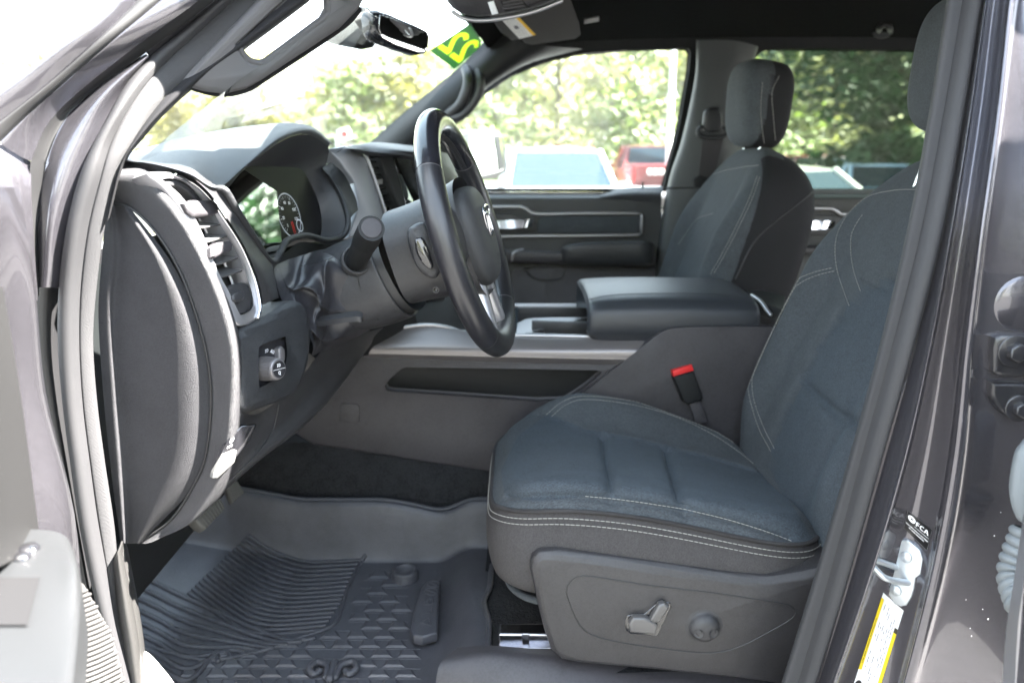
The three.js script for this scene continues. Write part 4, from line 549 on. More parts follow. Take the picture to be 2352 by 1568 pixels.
// ---------------------------------------------------------------- seat belt parts
{
  const b = thing('belt_buckle', 'black belt buckle with red button beside the driver seat', 'buckle', V3(0.4, 0.9, -1.59)), o = P(1582, 890, -1.566), n = V3(0.1, 0.1, 1).normalize();
  part(b, 'buckle_body', plate([[1547, 866], [1594, 853], [1616, 912], [1612, 920], [1582, 930], [1572, 924]], o, n, 0.024, { bevel: 0.004 }), M.plasticDark);
  part(b, 'press_button', plate([[1545, 852], [1590, 838], [1595, 851], [1548, 865]], o.clone().add(V3(0, 0, -0.002)), n, 0.019, { bevel: 0.002 }), M.red, 'red release button');
  part(b, 'belt_stalk', plate([[1584, 928], [1608, 922], [1626, 970], [1600, 975]], o.clone().add(V3(0, 0, -0.006)), n, 0.006, { bevel: 0.001 }), M.plasticTaupe);
  const s = thing('seat_belt', 'dark seat belt hanging on the far pillar behind the passenger seat', 'seat belt', V3(0.55, 1.4, -2.36)), so = V3(0, 0, -2.352);
  part(s, 'belt_strap', solid([[[1616, 310, -2.34], [1662, 312, -2.34]], [[1610, 360, -2.34], [1652, 360, -2.34]], [[1604, 412, -2.34], [1642, 412, -2.34]]], 3, 2, V3(0, 0, -0.003)), mat('webbing', [0.03, 0.027, 0.029], 0.8, { bump: T.twill, bumpScale: 0.0003 }));
  part(s, 'belt_guide', merge([tube([[1612, 292, -2.35], [1604, 300, -2.345], [1610, 312, -2.34], [1640, 316, -2.34], [1664, 312, -2.34], [1670, 300, -2.345], [1660, 290, -2.35]], 0.007, 5, 8), plate([[1626, 250], [1650, 246], [1660, 262], [1658, 300], [1620, 300], [1618, 268]], V3(0, 0, -2.34), ZN, 0.03, { bevel: 0.008, spline: 3 })]), M.softBlack);
  const tg = part(s, 'belt_tongue', plate([[1594, 410], [1606, 402], [1640, 412], [1642, 430], [1620, 436], [1596, 428]], V3(0, 0, -2.338), ZN, 0.018, { bevel: 0.004 }), M.plasticDark);
  part(tg, 'metal_tongue', plate([[1608, 434], [1630, 436], [1624, 466], [1606, 464]], V3(0, 0, -2.344), ZN, 0.003, { bevel: 0.0006, holes: [[[1613, 442], [1624, 443], [1621, 457], [1612, 456]]] }), M.chrome);
}
// ---------------------------------------------------------------- steering column and wheel
const WN = V3(0.95, 0.283, 0.115).normalize(), WC = V3(-0.07, 1.385, -1.285), WZ = V3(0, 0, 1).addScaledVector(WN, -WN.z).normalize(), WU = WZ.clone().cross(WN).normalize();
{
  const col = thing('steering_column', 'black steering column shroud with stalk behind the wheel', 'steering column', V3(-0.3, 1.3, -1.29));
  const ring = (c, ru, rz, tilt = 0, e = 0.85) => { const u = WU.clone().addScaledVector(WN, tilt).normalize(), l = []; for (let i = 0; i <= 48; i++) { const a = i / 48 * 2 * Math.PI, f = (q) => Math.sign(q) * Math.pow(Math.abs(q), e); l.push(c.clone().addScaledVector(u, f(Math.cos(a)) * ru).addScaledVector(WZ, f(Math.sin(a)) * rz)); } return l; };
  const shell = (rs, k = 6) => { const o = [], C = rs[0].length, cols = []; for (let j = 0; j < C; j++) cols.push(fine(rs.map((r) => r[j]), k)); for (let i = 0; i < cols[0].length; i++) o.push(cols.map((c) => c[i])); return grid(o, true); };
  part(col, 'column_shroud', shell([ring(P(792, 672, -1.3), 0.066, 0.075, -0.25), ring(P(802, 662, -1.3), 0.076, 0.085, -0.22), ring(P(850, 646, -1.3), 0.08, 0.088, -0.2), ring(P(905, 628, -1.295), 0.078, 0.086, -0.16), ring(P(908, 626, -1.295), 0.072, 0.08, -0.16)]), M.plastic);
  part(col, 'column_gap', shell([ring(P(900, 628, -1.295), 0.073, 0.08, -0.16), ring(P(925, 618, -1.295), 0.073, 0.08, -0.16)]), M.blackGap);
  const kick = tube([[808, 600, -1.212], [828, 600, -1.212], [822, 640, -1.212], [838, 690, -1.215], [868, 735, -1.23]], 0.0012, 5, 6); part(col, 'seam', kick, M.blackGap);
  const a = P(820, 595, -1.215), b = P(853, 524, -1.085), d = b.clone().sub(a).normalize();
  const st = part(col, 'indicator_stalk', merge([cyl(a.clone().addScaledVector(d, -0.02), a.clone().lerp(b, 0.45), 0.0165, 0.0175, 28), cyl(a.clone().lerp(b, 0.45), a.clone().lerp(b, 0.62), 0.0178, 0.019, 28), cyl(a.clone().lerp(b, 0.62), b, 0.0192, 0.0185, 28)]), M.plasticDark);
  part(st, 'stalk_button', lathe([[0.0001, 0.002], [0.0135, 0.002], [0.0145, 0.001], [0.0146, -0.002], [0.0165, -0.001], [0.0184, -0.001], [0.0186, -0.01]], b, d, 32), M.plasticTaupe);
  part(col, 'stalk_collar', lathe([[0.018, 0], [0.02, 0.006], [0.0245, 0.006], [0.026, -0.004]], a.clone().addScaledVector(d, -0.006), d, 30), M.plastic);
  part(col, 'tilt_lever', solid([[[712, 731, -1.2], [760, 722, -1.18], [810, 714, -1.17], [830, 716, -1.165], [834, 722, -1.162]], [[714, 742, -1.185], [760, 734, -1.16], [812, 727, -1.15], [828, 728, -1.15], [834, 724, -1.158]]], 4, 4, V3(0, -0.008, 0)), M.plastic);
  // crumpled leather boot
  const bn = [[[628, 610, -1.16], [680, 590, -1.24], [740, 572, -1.3], [790, 562, -1.34]], [[632, 640, -1.14], [682, 648, -1.19], [742, 600, -1.21], [800, 612, -1.23]], [[648, 690, -1.13], [690, 676, -1.17], [745, 660, -1.2], [806, 660, -1.22]], [[690, 735, -1.13], [706, 730, -1.17], [748, 722, -1.21], [814, 712, -1.23]], [[718, 790, -1.14], [728, 772, -1.18], [765, 770, -1.22], [834, 748, -1.25]], [[716, 815, -1.16], [726, 812, -1.2], [760, 800, -1.26], [850, 758, -1.33]]];
  const fr = net(bn, 14, 16); fr.forEach((r, i) => r.forEach((p, j) => { const s = i / fr.length, t = j / r.length, w = Math.sin(Math.PI * t) * (1 - Math.abs(s - 0.5)); p.z += w * 0.034 * Math.pow(1 - Math.abs(Math.sin(Math.PI * (s * 2.1 - t * 1.3 + 0.55 * perlin.noise(s * 2.2, t * 2.2, 3.3)))), 2.2) + w * 0.016 * Math.pow(1 - Math.abs(Math.sin(Math.PI * (s * 1.2 + t * 2.3 + 0.4 * perlin.noise(s * 3, t * 3, 7.1)))), 3); p.x += w * 0.008 * perlin.noise(s * 5 + t * 3, t * 3, 9.1); }));
  part(col, 'leather_boot', grid(fr), mat('bootLeather', [0.022, 0.022, 0.026], 0.34, { bump: T.leather, bumpScale: 0.00008 }), 'crumpled black leather boot round the column');
  part(col, 'stitching', stitches(onto(grid(fr), [[690, 612], [720, 606], [750, 598], [772, 586]], 5, 0.001), 0.004, 0.003, 0.0005), M.blackGap, null, 'stuff');
}
{
  const w = thing('steering_wheel', 'black leather steering wheel with airbag hub and emblem', 'steering wheel', WC.clone());
  const R = 0.186, arc = (a0, a1, r, mat_, name, n = 64, e = 1.12) => { const rows = []; for (let i = 0; i <= n; i++) { const a = lerp(a0, a1, i / n), d = WU.clone().multiplyScalar(Math.cos(a)).addScaledVector(WZ, Math.sin(a)), c = WC.clone().addScaledVector(d, R), row = []; for (let j = 0; j <= 28; j++) { const q = j / 28 * 2 * Math.PI; row.push(c.clone().addScaledVector(d, Math.cos(q) * r * e).addScaledVector(WN, Math.sin(q) * r)); } rows.push(row); } return part(w, name, grid(rows, true), mat_); };
  const D = Math.PI / 180;                                       // 0 = top, 90 = near side
  arc(-52 * D, 52 * D, 0.0196, mat('wheelGloss', [0.014, 0.014, 0.018], 0.22, { bump: T.leather, bumpScale: 0.00006, clearcoat: 0.6, clearcoatRoughness: 0.12 }), 'wheel_rim');
  arc(52.6 * D, 141.6 * D, 0.02, M.wheelLeather, 'wheel_grip'); arc(-52.6 * D, -141.6 * D, 0.02, M.wheelLeather, 'wheel_grip');
  arc(142.2 * D, 217.8 * D, 0.0196, M.softBlack, 'wheel_rim');
  for (const a of [52.3, 141.9, -52.3, -141.9]) arc((a - 0.5) * D, (a + 0.5) * D, 0.0191, M.silverDark, 'seam', 2);
  const wp = (u, z, n) => WC.clone().addScaledVector(WU, u).addScaledVector(WZ, z).addScaledVector(WN, n);
  const lace = []; for (let k = -50; k <= 134; k += 2.2) for (const s of [-1, 1]) { if (Math.abs(k) < 10 && s < 0) continue; const a = s * k * D, d = WU.clone().multiplyScalar(Math.cos(a)).addScaledVector(WZ, Math.sin(a)), c = WC.clone().addScaledVector(d, R - 0.0212), t = WU.clone().multiplyScalar(-Math.sin(a)).addScaledVector(WZ, Math.cos(a)); lace.push(cyl(c.clone().addScaledVector(WN, -0.005).addScaledVector(t, -0.0015), c.clone().addScaledVector(WN, 0.005).addScaledVector(t, 0.0015), 0.0011, 0.0011, 5)); }
  part(w, 'lacing', merge(lace), M.wheelLeather, null, 'stuff');
  // airbag pad
  const pad = []; for (let i = 0; i <= 20; i++) { const b = i / 20 * Math.PI / 2, row = []; for (let j = 0; j <= 60; j++) { const a = j / 60 * 2 * Math.PI, f = (q, e) => Math.sign(q) * Math.pow(Math.abs(q), e), U = f(Math.cos(a), 0.62), Z = f(Math.sin(a), 0.62), r = Math.pow(Math.sin(b), 0.55); row.push(wp(U * r * 0.082 * (1 - 0) - 0.005, Z * r * (0.085 - 0.018 * (U < 0 ? -U : 0)), 0.004 + 0.031 * Math.pow(Math.cos(b), 0.6))); } pad.push(row); }
  part(w, 'airbag_pad', grid(pad, true), mat('padPlastic', [0.035, 0.036, 0.038], 0.55, { bump: T.leather, bumpScale: 0.0003 }));
  const rear = []; for (let i = 0; i <= 16; i++) { const t = i / 16, row = []; for (let j = 0; j <= 48; j++) { const a = j / 48 * 2 * Math.PI, f = (q, e) => Math.sign(q) * Math.pow(Math.abs(q), e), k = lerp(1, 0.93, t); row.push(wp(f(Math.cos(a), 0.7) * lerp(0.079, 0.098, t * t) - 0.004, f(Math.sin(a), 0.7) * lerp(0.088, 0.1, t * t) * k, lerp(-0.118, 0.008, t))); } rear.push(row); }
  part(w, 'hub_cover', grid(rear, true), M.plastic);
  // spokes
  for (const s of [1, -1]) { const rows = [0, 0.35, 0.7, 1].map((t) => { const z = s * lerp(0.07, 0.176, t), h = lerp(0.05, 0.034, t), u = 0.012; return [wp(u + h, z, -0.012), wp(u + h * 0.7, z, 0.006), wp(u - h * 0.7, z, 0.006), wp(u - h, z, -0.012), wp(u, z, -0.02), wp(u + h, z, -0.012)]; }); part(w, 'spoke', surf(rows, 4, 3), M.plastic); }
  for (const s of [1, -1]) { const rows = [0, 0.4, 0.75, 1].map((t) => { const u = lerp(-0.06, -0.176, t), z0 = s * lerp(0.028, 0.05, t), hw = lerp(0.02, 0.016, t); return [wp(u, z0 - hw, -0.008), wp(u, z0 - hw * 0.6, 0.006), wp(u, z0 + hw * 0.6, 0.006), wp(u, z0 + hw, -0.008)]; }); part(w, 'lower_spoke', surf(rows, 5, 4), M.silver, 'satin silver lower spoke'); }
  // switch pack on the back of the near spoke
  const bo = P(968, 586, -1.17), bnn = V3(0.12, 0.05, 0.99).normalize();
  const bp = part(w, 'button_pod', plate([[934, 540], [948, 520], [972, 512], [990, 540], [1008, 590], [1012, 620], [1000, 640], [974, 632], [950, 600]], bo, bnn, 0.05, { bevel: 0.008, spline: 3, seg: 4 }), M.plastic);
  part(bp, 'wheel_button', plate([[953, 552], [964, 545], [975, 552], [990, 590], [995, 612], [986, 618], [970, 605], [956, 580]], bo.clone().addScaledVector(bnn, 0.006), bnn, 0.012, { bevel: 0.003, spline: 3 }), M.gloss);
  part(w, 'screw_hole', lathe([[0.0001, -0.003], [0.003, -0.003], [0.0036, 0.0005], [0.005, 0]], P(1001, 666, -1.2), V3(0.1, -0.1, 1), 14), M.gloss);
  // emblem: shield outline with ram-like plain head
  const eo = wp(0.012, 0, 0.0358), eu = WU.clone().addScaledVector(WN, 0.1).normalize(), en = WN.clone();
  const ep = (u, z, h = 0) => eo.clone().addScaledVector(eu, u).addScaledVector(WZ, z).addScaledVector(en, h);
  const em = part(w, 'emblem', tube([ep(0.024, -0.022), ep(0.024, 0.022), ep(0.006, 0.026), ep(-0.02, 0.012), ep(-0.028, 0), ep(-0.02, -0.012), ep(0.006, -0.026)], 0.0022, 6, 8, 0, true), M.chrome);
  part(em, 'emblem_face', merge([tube([ep(0.016, -0.015), ep(0.012, -0.004), ep(-0.012, -0.003), ep(-0.02, 0)], 0.004, 5, 8), tube([ep(0.016, 0.015), ep(0.012, 0.004), ep(-0.012, 0.003), ep(-0.02, 0)], 0.004, 5, 8), tube([ep(0.012, 0), ep(-0.014, 0, 0.002)], 0.005, 5, 8)]), M.chrome);
}
// ---------------------------------------------------------------- centre console
{
  const c = thing('centre_console', 'dark grey centre console with side pocket beside the driver seat', 'console', V3(0.2, 0.85, -1.75));
  const cz = -1.6, pocket = [[876, 886], [890, 866], [918, 842], [930, 837], [1150, 840], [1372, 844], [1388, 850], [1386, 862], [1350, 892], [1300, 925], [1230, 928], [1060, 916], [905, 906], [884, 902]];
  part(c, 'side_panel', plate([[838, 806], [1000, 812], [1250, 820], [1440, 824], [1500, 776], [1545, 752], [1700, 748], [1780, 750], [1900, 1180], [1160, 1092], [960, 1060], [720, 1022], [678, 998], [650, 985], [700, 930], [790, 840]], V3(0, 0, cz), ZN, 0.03, { bevel: 0.006, holes: [pocket] }), M.plasticTaupe);
  part(c, 'pocket', merge([plate([[860, 825], [1400, 830], [1400, 940], [860, 920]], V3(0, 0, cz - 0.11), ZN, 0.004, { bevel: 0 }), surf([[[885, 908, cz - 0.012], [1060, 920, cz - 0.012], [1300, 936, cz - 0.012]], [[885, 894, cz - 0.11], [1060, 905, cz - 0.11], [1240, 918, cz - 0.11]]], 3, 4)]), M.plastic);
  part(c, 'raised_side', solid([[[1498, 778, -1.594], [1548, 754, -1.592], [1700, 750, -1.592], [1780, 752, -1.592]], [[1440, 824, -1.59], [1560, 824, -1.585], [1700, 824, -1.585], [1790, 824, -1.585]], [[1340, 902, -1.592], [1500, 900, -1.583], [1700, 910, -1.583], [1800, 920, -1.583]], [[1200, 1010, -1.596], [1400, 1010, -1.59], [1700, 1020, -1.585], [1830, 1030, -1.585]], [[1180, 1085, -1.597], [1400, 1090, -1.595], [1700, 1100, -1.595], [1850, 1100, -1.595]]], 5, 5, V3(0, 0, -0.03)), M.plasticTaupe);
  part(c, 'trim_strip', solid([[[834, 812, -1.594], [1000, 816, -1.592], [1250, 822, -1.59], [1442, 826, -1.59]], [[850, 795, -1.598], [1000, 797, -1.596], [1250, 802, -1.594], [1466, 802, -1.594]], [[880, 770, -1.625], [1000, 764, -1.622], [1250, 780, -1.62], [1494, 778, -1.62]], [[925, 752, -1.64], [1012, 750, -1.636], [1180, 772, -1.636], [1500, 774, -1.636]]], 5, 6, V3(0, -0.015, -0.01)), mat('consoleSatin', [0.19, 0.175, 0.175], 0.36, { metalness: 0.55 }), 'satin taupe strip along the console top edge');
  part(c, 'trim_ring', tube([[920, 752, -1.638], [975, 746, -1.638], [1020, 750, -1.638], [1070, 765, -1.638], [1120, 770, -1.638], [1200, 770, -1.638], [1390, 773, -1.638]], 0.0045, 6, 8), M.silver);
  part(c, 'console_top', merge([surf([[[900, 752, -1.64], [1150, 771, -1.64], [1400, 773, -1.64]], [[900, 750, -1.7], [1150, 760, -1.7], [1196, 762, -1.7]]], 3, 3), box(0.62, 0.12, 0.24, 0.02, 1.02, -1.775, 0.01)]), M.plasticDark);
  for (const g of [plate([[1190, 706], [1345, 706], [1345, 740], [1190, 740]], V3(0, 0, -1.9), ZN, 0.02, { bevel: 0.003 }), plate([[1222, 738], [1360, 742], [1372, 775], [1222, 772]], V3(0, 0, -1.72), ZN, 0.02, { bevel: 0.004 })]) part(c, 'storage_bin', g, M.plastic);
  part(c, 'cup_panel', solid([[[1188, 742, -1.82], [1225, 730, -1.86], [1350, 728, -1.86]], [[1186, 768, -1.66], [1222, 766, -1.68], [1226, 762, -1.69]]], 3, 3, V3(0, -0.01, 0)), M.silver);
  part(c, 'far_rail', tube([[1180, 702, -1.93], [1360, 702, -1.93]], 0.0055, 3, 8), M.silver);
  part(c, 'cover_cap', plate([[780, 930], [784, 927], [820, 929], [825, 934], [825, 968], [820, 972], [784, 970], [780, 965]], V3(0, 0, -1.597), ZN, 0.004, { bevel: 0.001 }), M.plasticTaupe);
  part(c, 'rear_bezel', merge([solid([[[1716, 666, -1.75], [1760, 668, -1.75], [1804, 680, -1.72]], [[1730, 690, -1.66], [1770, 700, -1.64], [1800, 712, -1.62]]], 3, 3, V3(0, -0.03, 0))]), M.plasticDark);
  part(c, 'trim_ring', tube([[1728, 678, -1.69], [1748, 692, -1.65], [1762, 712, -1.63], [1770, 722, -1.62]], 0.0045, 6, 8), M.silver);
  const ar = thing('armrest', 'padded dark leather armrest lid on the centre console', 'armrest', V3(0.3, 1.1, -1.75));
  const sec = (x, s, d = 0) => [[x, 1.118 + d, -1.622], [x, 1.142, -1.606], [x, 1.172, -1.604], [x, 1.196 - d * 0.3, -1.614], [x, 1.212 - d * 0.5, -1.65], [x, 1.22 - d * 0.5, -1.75], [x, 1.218 - d * 0.5, -1.86], [x, 1.206, -1.91], [x, 1.16, -1.925], [x, 1.115 + d, -1.91]].map((q) => V3(lerp(0.33, q[0], s), lerp(1.15, q[1], s), lerp(-1.765, q[2], s)));
  const an = [sec(0.14, 0.02, 0.02), sec(0.142, 0.8, 0.025), sec(0.155, 0.95, 0.018), sec(0.19, 1, 0.002), sec(0.3, 1, -0.008), sec(0.42, 1, -0.004), sec(0.5, 1, 0.003), sec(0.53, 0.97, 0.01), sec(0.538, 0.85, 0.015), sec(0.54, 0.02, 0.02)];
  const ag = surf(an, 6, 6); part(ar, 'armrest_lid', ag, mat('armLeather', [0.024, 0.027, 0.032], 0.4, { bump: T.leather, bumpScale: 0.00012 }));
  const sl = onto(ag, [[1352, 688], [1390, 680], [1450, 675], [1560, 674], [1660, 677], [1722, 684]], 6, 0.0008); if (sl.length > 3) part(ar, 'stitching', stitches(sl, 0.005, 0.0025, 0.0006), M.plasticTaupe, null, 'stuff');
  part(ar, 'armrest_base', solid([[[1500, 778, -1.61], [1600, 772, -1.61], [1752, 760, -1.61]], [[1490, 786, -1.61], [1600, 782, -1.61], [1756, 776, -1.61]]], 2, 3, V3(0, 0, -0.25)), M.plasticDark);
}
// ---------------------------------------------------------------- floor mat, pedals
{
  const m = thing('floor_mat', 'grey moulded rubber floor mat in the driver footwell', 'floor mat', V3(-0.35, 0.65, -1.3));
  const H = (x, z) => {
    const xr = -0.165 + 0.03 * smooth(-1.42, -1.15, z), far = smooth(-1.512, -1.548, z), right = smooth(xr, xr + 0.085, x);
    let y = 0.655 + 0.125 * far * (1 - 0.25 * smooth(-0.3, -0.1, x)) + 0.055 * right * (1 - 0.4 * smooth(-1.3, -1.52, z)) + 0.2 * Math.max(0, -0.46 - x);
    return y + 0.0015 * perlin.noise(x * 9, z * 9, 2);
  };
  const rows = []; for (let i = 0; i <= 120; i++) { const z = lerp(-1.56, -1.0, i / 120), r = []; for (let j = 0; j <= 150; j++) { const xe = -0.04 - 0.012 * smooth(-1.2, -1.28, z) + 0.01 * smooth(-1.28, -1.33, z) - 0.03 * smooth(-1.12, -1.05, z); const x = lerp(-0.82, xe, j / 150); r.push(V3(x, H(x, z), z)); } rows.push(r); }
  const g = grid(rows); const pad = part(m, 'mat_sheet', g, M.matRubber);
  const up = V3(0, 1, 0);
  part(m, 'mat_edge', merge([tube(rows.map((r) => r[150]).filter((p, i) => i % 4 === 0), 0.0055, 2, 8), tube(rows[0].filter((p, i) => i % 6 === 0), 0.005, 2, 8)]), M.matRubber);
  // ridges
  const tops = [], R = (pts, r = 0.0042) => { const l = fine(pts.map((q) => V3(q[0], q[1], 0)), 7).map((q) => cast(g, q.x, q.y)).filter(Boolean).map((h) => h.p.clone().addScaledVector(h.n, r * 0.25)); if (l.length > 3) tops.push(tube(l, r, 1, 6)); };
  const A = (k, n) => { // the curved ribs: k = 0 far .. 1 near
    const t = k / n, x0 = lerp(570, 432, t), y0 = lerp(1230, 1364, t), x2 = lerp(700, 640, t), y2 = lerp(1282, 1500, t), x3 = lerp(838, 560, Math.max(0, t - 0.55) * 1.2), y3 = lerp(1284, 1480, t);
    R([[x0, y0], [lerp(x0, x2, 0.3), lerp(y0, y2, 0.34)], [lerp(x0, x2, 0.62), lerp(y0, y2, 0.66) + 2], [x2 - 10, y2 - 22 + 18 * (1 - t)], [lerp(x2, x3, 0.5) + 10, lerp(y2, y3, 0.5)], [x3 - 6, y3]]);
  };
  const starts = 17; for (let k = 0; k < starts; k++) { const t = k / (starts - 1), x0 = lerp(572, 434, t), y0 = lerp(1230, 1363, t), xe = lerp(838, 745, t), ye = lerp(1286, 1448, t), xb = lerp(648, 560, t), yb = lerp(1278, 1448, t); R([[x0, y0], [lerp(x0, xb, 0.55), lerp(y0, yb, 0.6)], [xb, yb - 4 * (1 - t)], [lerp(xb, xe, 0.3), lerp(yb, ye, 0.35) + 10], [lerp(xb, xe, 0.65), lerp(yb, ye, 0.7) + 6], [xe - 4, ye]]); }
  for (let k = 0; k < 8; k++) { const y = 1316 + k * 27, sl = 0.5; R([[296, y - 4], [360, y + 26], [430, y + 60], [lerp(640, 490, k / 7), lerp(1480, 1506, k / 7) - 14 + k * 2], [lerp(720, 500, k / 7), lerp(1468, 1520, k / 7)]], 0.005); }
  part(pad, 'ridges', merge(tops), M.matRubber, null, 'stuff'); tops.length = 0;
  R([[300, 1470], [360, 1492], [440, 1512], [500, 1516], [600, 1496], [700, 1462], [765, 1436], [785, 1400], [800, 1350], [828, 1292], [838, 1276]], 0.0042);
  part(pad, 'border_ridge', merge(tops), M.matRubber);
  // trapezoid studs
  const studs = [], rnd = rng(3);
  for (let i = 0; i < 15; i++) for (let j = 0; j < 14; j++) {
    const v = 1302 + i * 19.5 * (0.9 + i * 0.012), u = 470 + j * 62 + (i % 2) * 31 - (v - 1300) * 0.14; const bu = v < 1440 ? lerp(838, 780, (v - 1290) / 150) : lerp(780, 330, (v - 1440) / 80); if (u < bu + 24 || u > lerp(985, 950, (v - 1300) / 260) - 20 || (Math.hypot(u - 930, (v - 1308) * 1.8) < 50) || (u > 925 && v > 1330 && v < 1480) || Math.hypot(u - 765, v - 1535) < 55) continue;
    const h = [[u - 26, v + 9], [u + 26, v + 9], [u + 15, v - 9], [u - 15, v - 9]].map((q) => cast(g, q[0], q[1])); if (h.some((q) => !q)) continue; const b = h.map((q) => q.p), c = b.reduce((s, p) => s.add(p), V3(0, 0, 0)).multiplyScalar(0.25), t = b.map((p) => p.clone().lerp(c, 0.34).add(V3(0, 0.003, 0)));
    const gg = new THREE.BufferGeometry(), pos = []; const tri = (x, y, z) => [x, y, z].forEach((p) => pos.push(p.x, p.y, p.z)); tri(t[0], t[1], t[2]); tri(t[0], t[2], t[3]); for (let k = 0; k < 4; k++) { const n = (k + 1) % 4; tri(b[k], b[n], t[n]); tri(b[k], t[n], t[k]); } gg.setAttribute('position', new THREE.Float32BufferAttribute(pos, 3)); gg.computeVertexNormals(); studs.push(gg);
  }
  part(pad, 'tread_studs', boxUV(merge(studs)), M.matRubber, null, 'stuff');
  const bars = []; for (let i = 0; i < 14; i++) { const v = 1311 + i * 19.5 * (0.9 + i * 0.012); const u0 = (v < 1440 ? lerp(838, 780, (v - 1290) / 150) : lerp(780, 360, (v - 1440) / 80)) + 14; const u1 = v > 1325 && v < 1482 ? 935 : 965; if (v > 1565) continue; const l = []; for (let k = 0; k <= 8; k++) { const h = cast(g, lerp(u0, u1, k / 8), v + 3); if (h) l.push(h.p.clone().add(V3(0, -0.0008, 0))); } if (l.length > 3) bars.push(tube(l, 0.0018, 2, 5)); }
  part(pad, 'tread_bars', merge(bars), M.matRubber, null, 'stuff');
  const cup = PY(930, 1312, 0.672); part(m, 'retainer', lathe([[0.0001, -0.004], [0.0185, -0.004], [0.0205, 0.004], [0.024, 0.005], [0.0265, 0.001], [0.028, -0.016]], cup, up, 36), M.matRubber);
  // raised logo step with marks
  const stepY = 0.682, so = PY(975, 1400, stepY), step = part(m, 'logo_step', plate([[942, 1446], [950, 1400], [968, 1346], [982, 1332], [1012, 1330], [1006, 1400], [1004, 1452], [970, 1462], [950, 1458]], so, up, 0.02, { bevel: 0.004 }), M.matRubber);
  const E = (u, v) => PY(u, v, stepY + 0.0003), rod = (...q) => tube(q.map((p) => E(p[0], p[1])), 0.0011, 1, 5), circ = (u, v, a, b) => { const l = []; for (let i = 0; i < 14; i++) { const t = i / 14 * 2 * Math.PI; l.push(E(u + Math.cos(t) * a, v + Math.sin(t) * b)); } return tube(l, 0.001, 2, 5, 0, true); };
  part(step, 'raised_mark', merge([rod([966, 1430], [984, 1418]), rod([966, 1430], [990, 1436]), rod([984, 1418], [990, 1436]), rod([972, 1408], [990, 1408], [993, 1394]), rod([974, 1388], [975, 1376], [994, 1374], [993, 1387], [974, 1388]), rod([983, 1387], [984, 1375]), circ(990, 1358, 15, 8), rod([978, 1354], [1002, 1362]), circ(996, 1341, 14, 7), rod([990, 1338], [1002, 1344])]), M.matRubber, null, 'stuff');
  const ram = PY(765, 1537, 0.66), rp = (a, b, c = 0) => ram.clone().add(V3(a, c, b));
  part(m, 'raised_emblem', merge([tube([rp(-0.008, 0.02), rp(-0.012, -0.005, 0.003), rp(-0.03, -0.016, 0.003), rp(-0.04, 0.0, 0.003), rp(-0.03, 0.012), rp(-0.022, 0.004)], 0.006, 5, 8), tube([rp(0.008, 0.02), rp(0.012, -0.005, 0.003), rp(0.03, -0.016, 0.003), rp(0.04, 0.0, 0.003), rp(0.03, 0.012), rp(0.022, 0.004)], 0.006, 5, 8), tube([rp(0, -0.01, 0.003), rp(0, 0.026, 0.002)], 0.008, 5, 8)]), M.matRubber);
  const bp = thing('brake_pedal', 'worn brake pedal under the dashboard', 'pedal', P(475, 1175, -1.25)), bo = P(475, 1172, -1.22), bn = V3(0.75, 0.55, 0.35).normalize();
  const pb = part(bp, 'pedal_pad', plate([[434, 1178], [470, 1150], [500, 1135], [516, 1158], [514, 1172], [474, 1214], [462, 1208]], bo, bn, 0.025, { bevel: 0.004 }), mat('pedal', [0.07, 0.068, 0.062], 0.6));
  for (let k = 0; k < 8; k++) part(pb, 'ridge', tube([[450 + k * 7, 1175 - k * 5], [478 + k * 5, 1206 - k * 5.6]].map((q) => PN(q[0], q[1], bo, bn)), 0.0016, 2, 5), M.pedal);
  part(bp, 'pedal_arm', cyl(P(480, 1150, -1.24), V3(-0.62, 1.0, -1.24), 0.012, 0.012, 10), M.plasticDark);
  const ap = thing('accelerator_pedal', 'ribbed accelerator pedal to the right of the brake', 'pedal', P(535, 1125, -1.38)), ao = P(535, 1125, -1.36);
  const pa = part(ap, 'pedal_pad', plate([[516, 1105], [538, 1098], [560, 1132], [536, 1154]], ao, bn, 0.014, { bevel: 0.003 }), M.pedal);
  for (let k = 0; k < 6; k++) part(pa, 'ridge', tube([[520 + k * 4, 1106 - k * 1.2], [538 + k * 4, 1148 - k * 3.4]].map((q) => PN(q[0], q[1], ao, bn)), 0.0014, 2, 5), M.pedal);
  part(ap, 'pedal_arm', cyl(P(530, 1100, -1.38), V3(-0.7, 1.0, -1.38), 0.008, 0.008, 10), M.plasticDark);
}
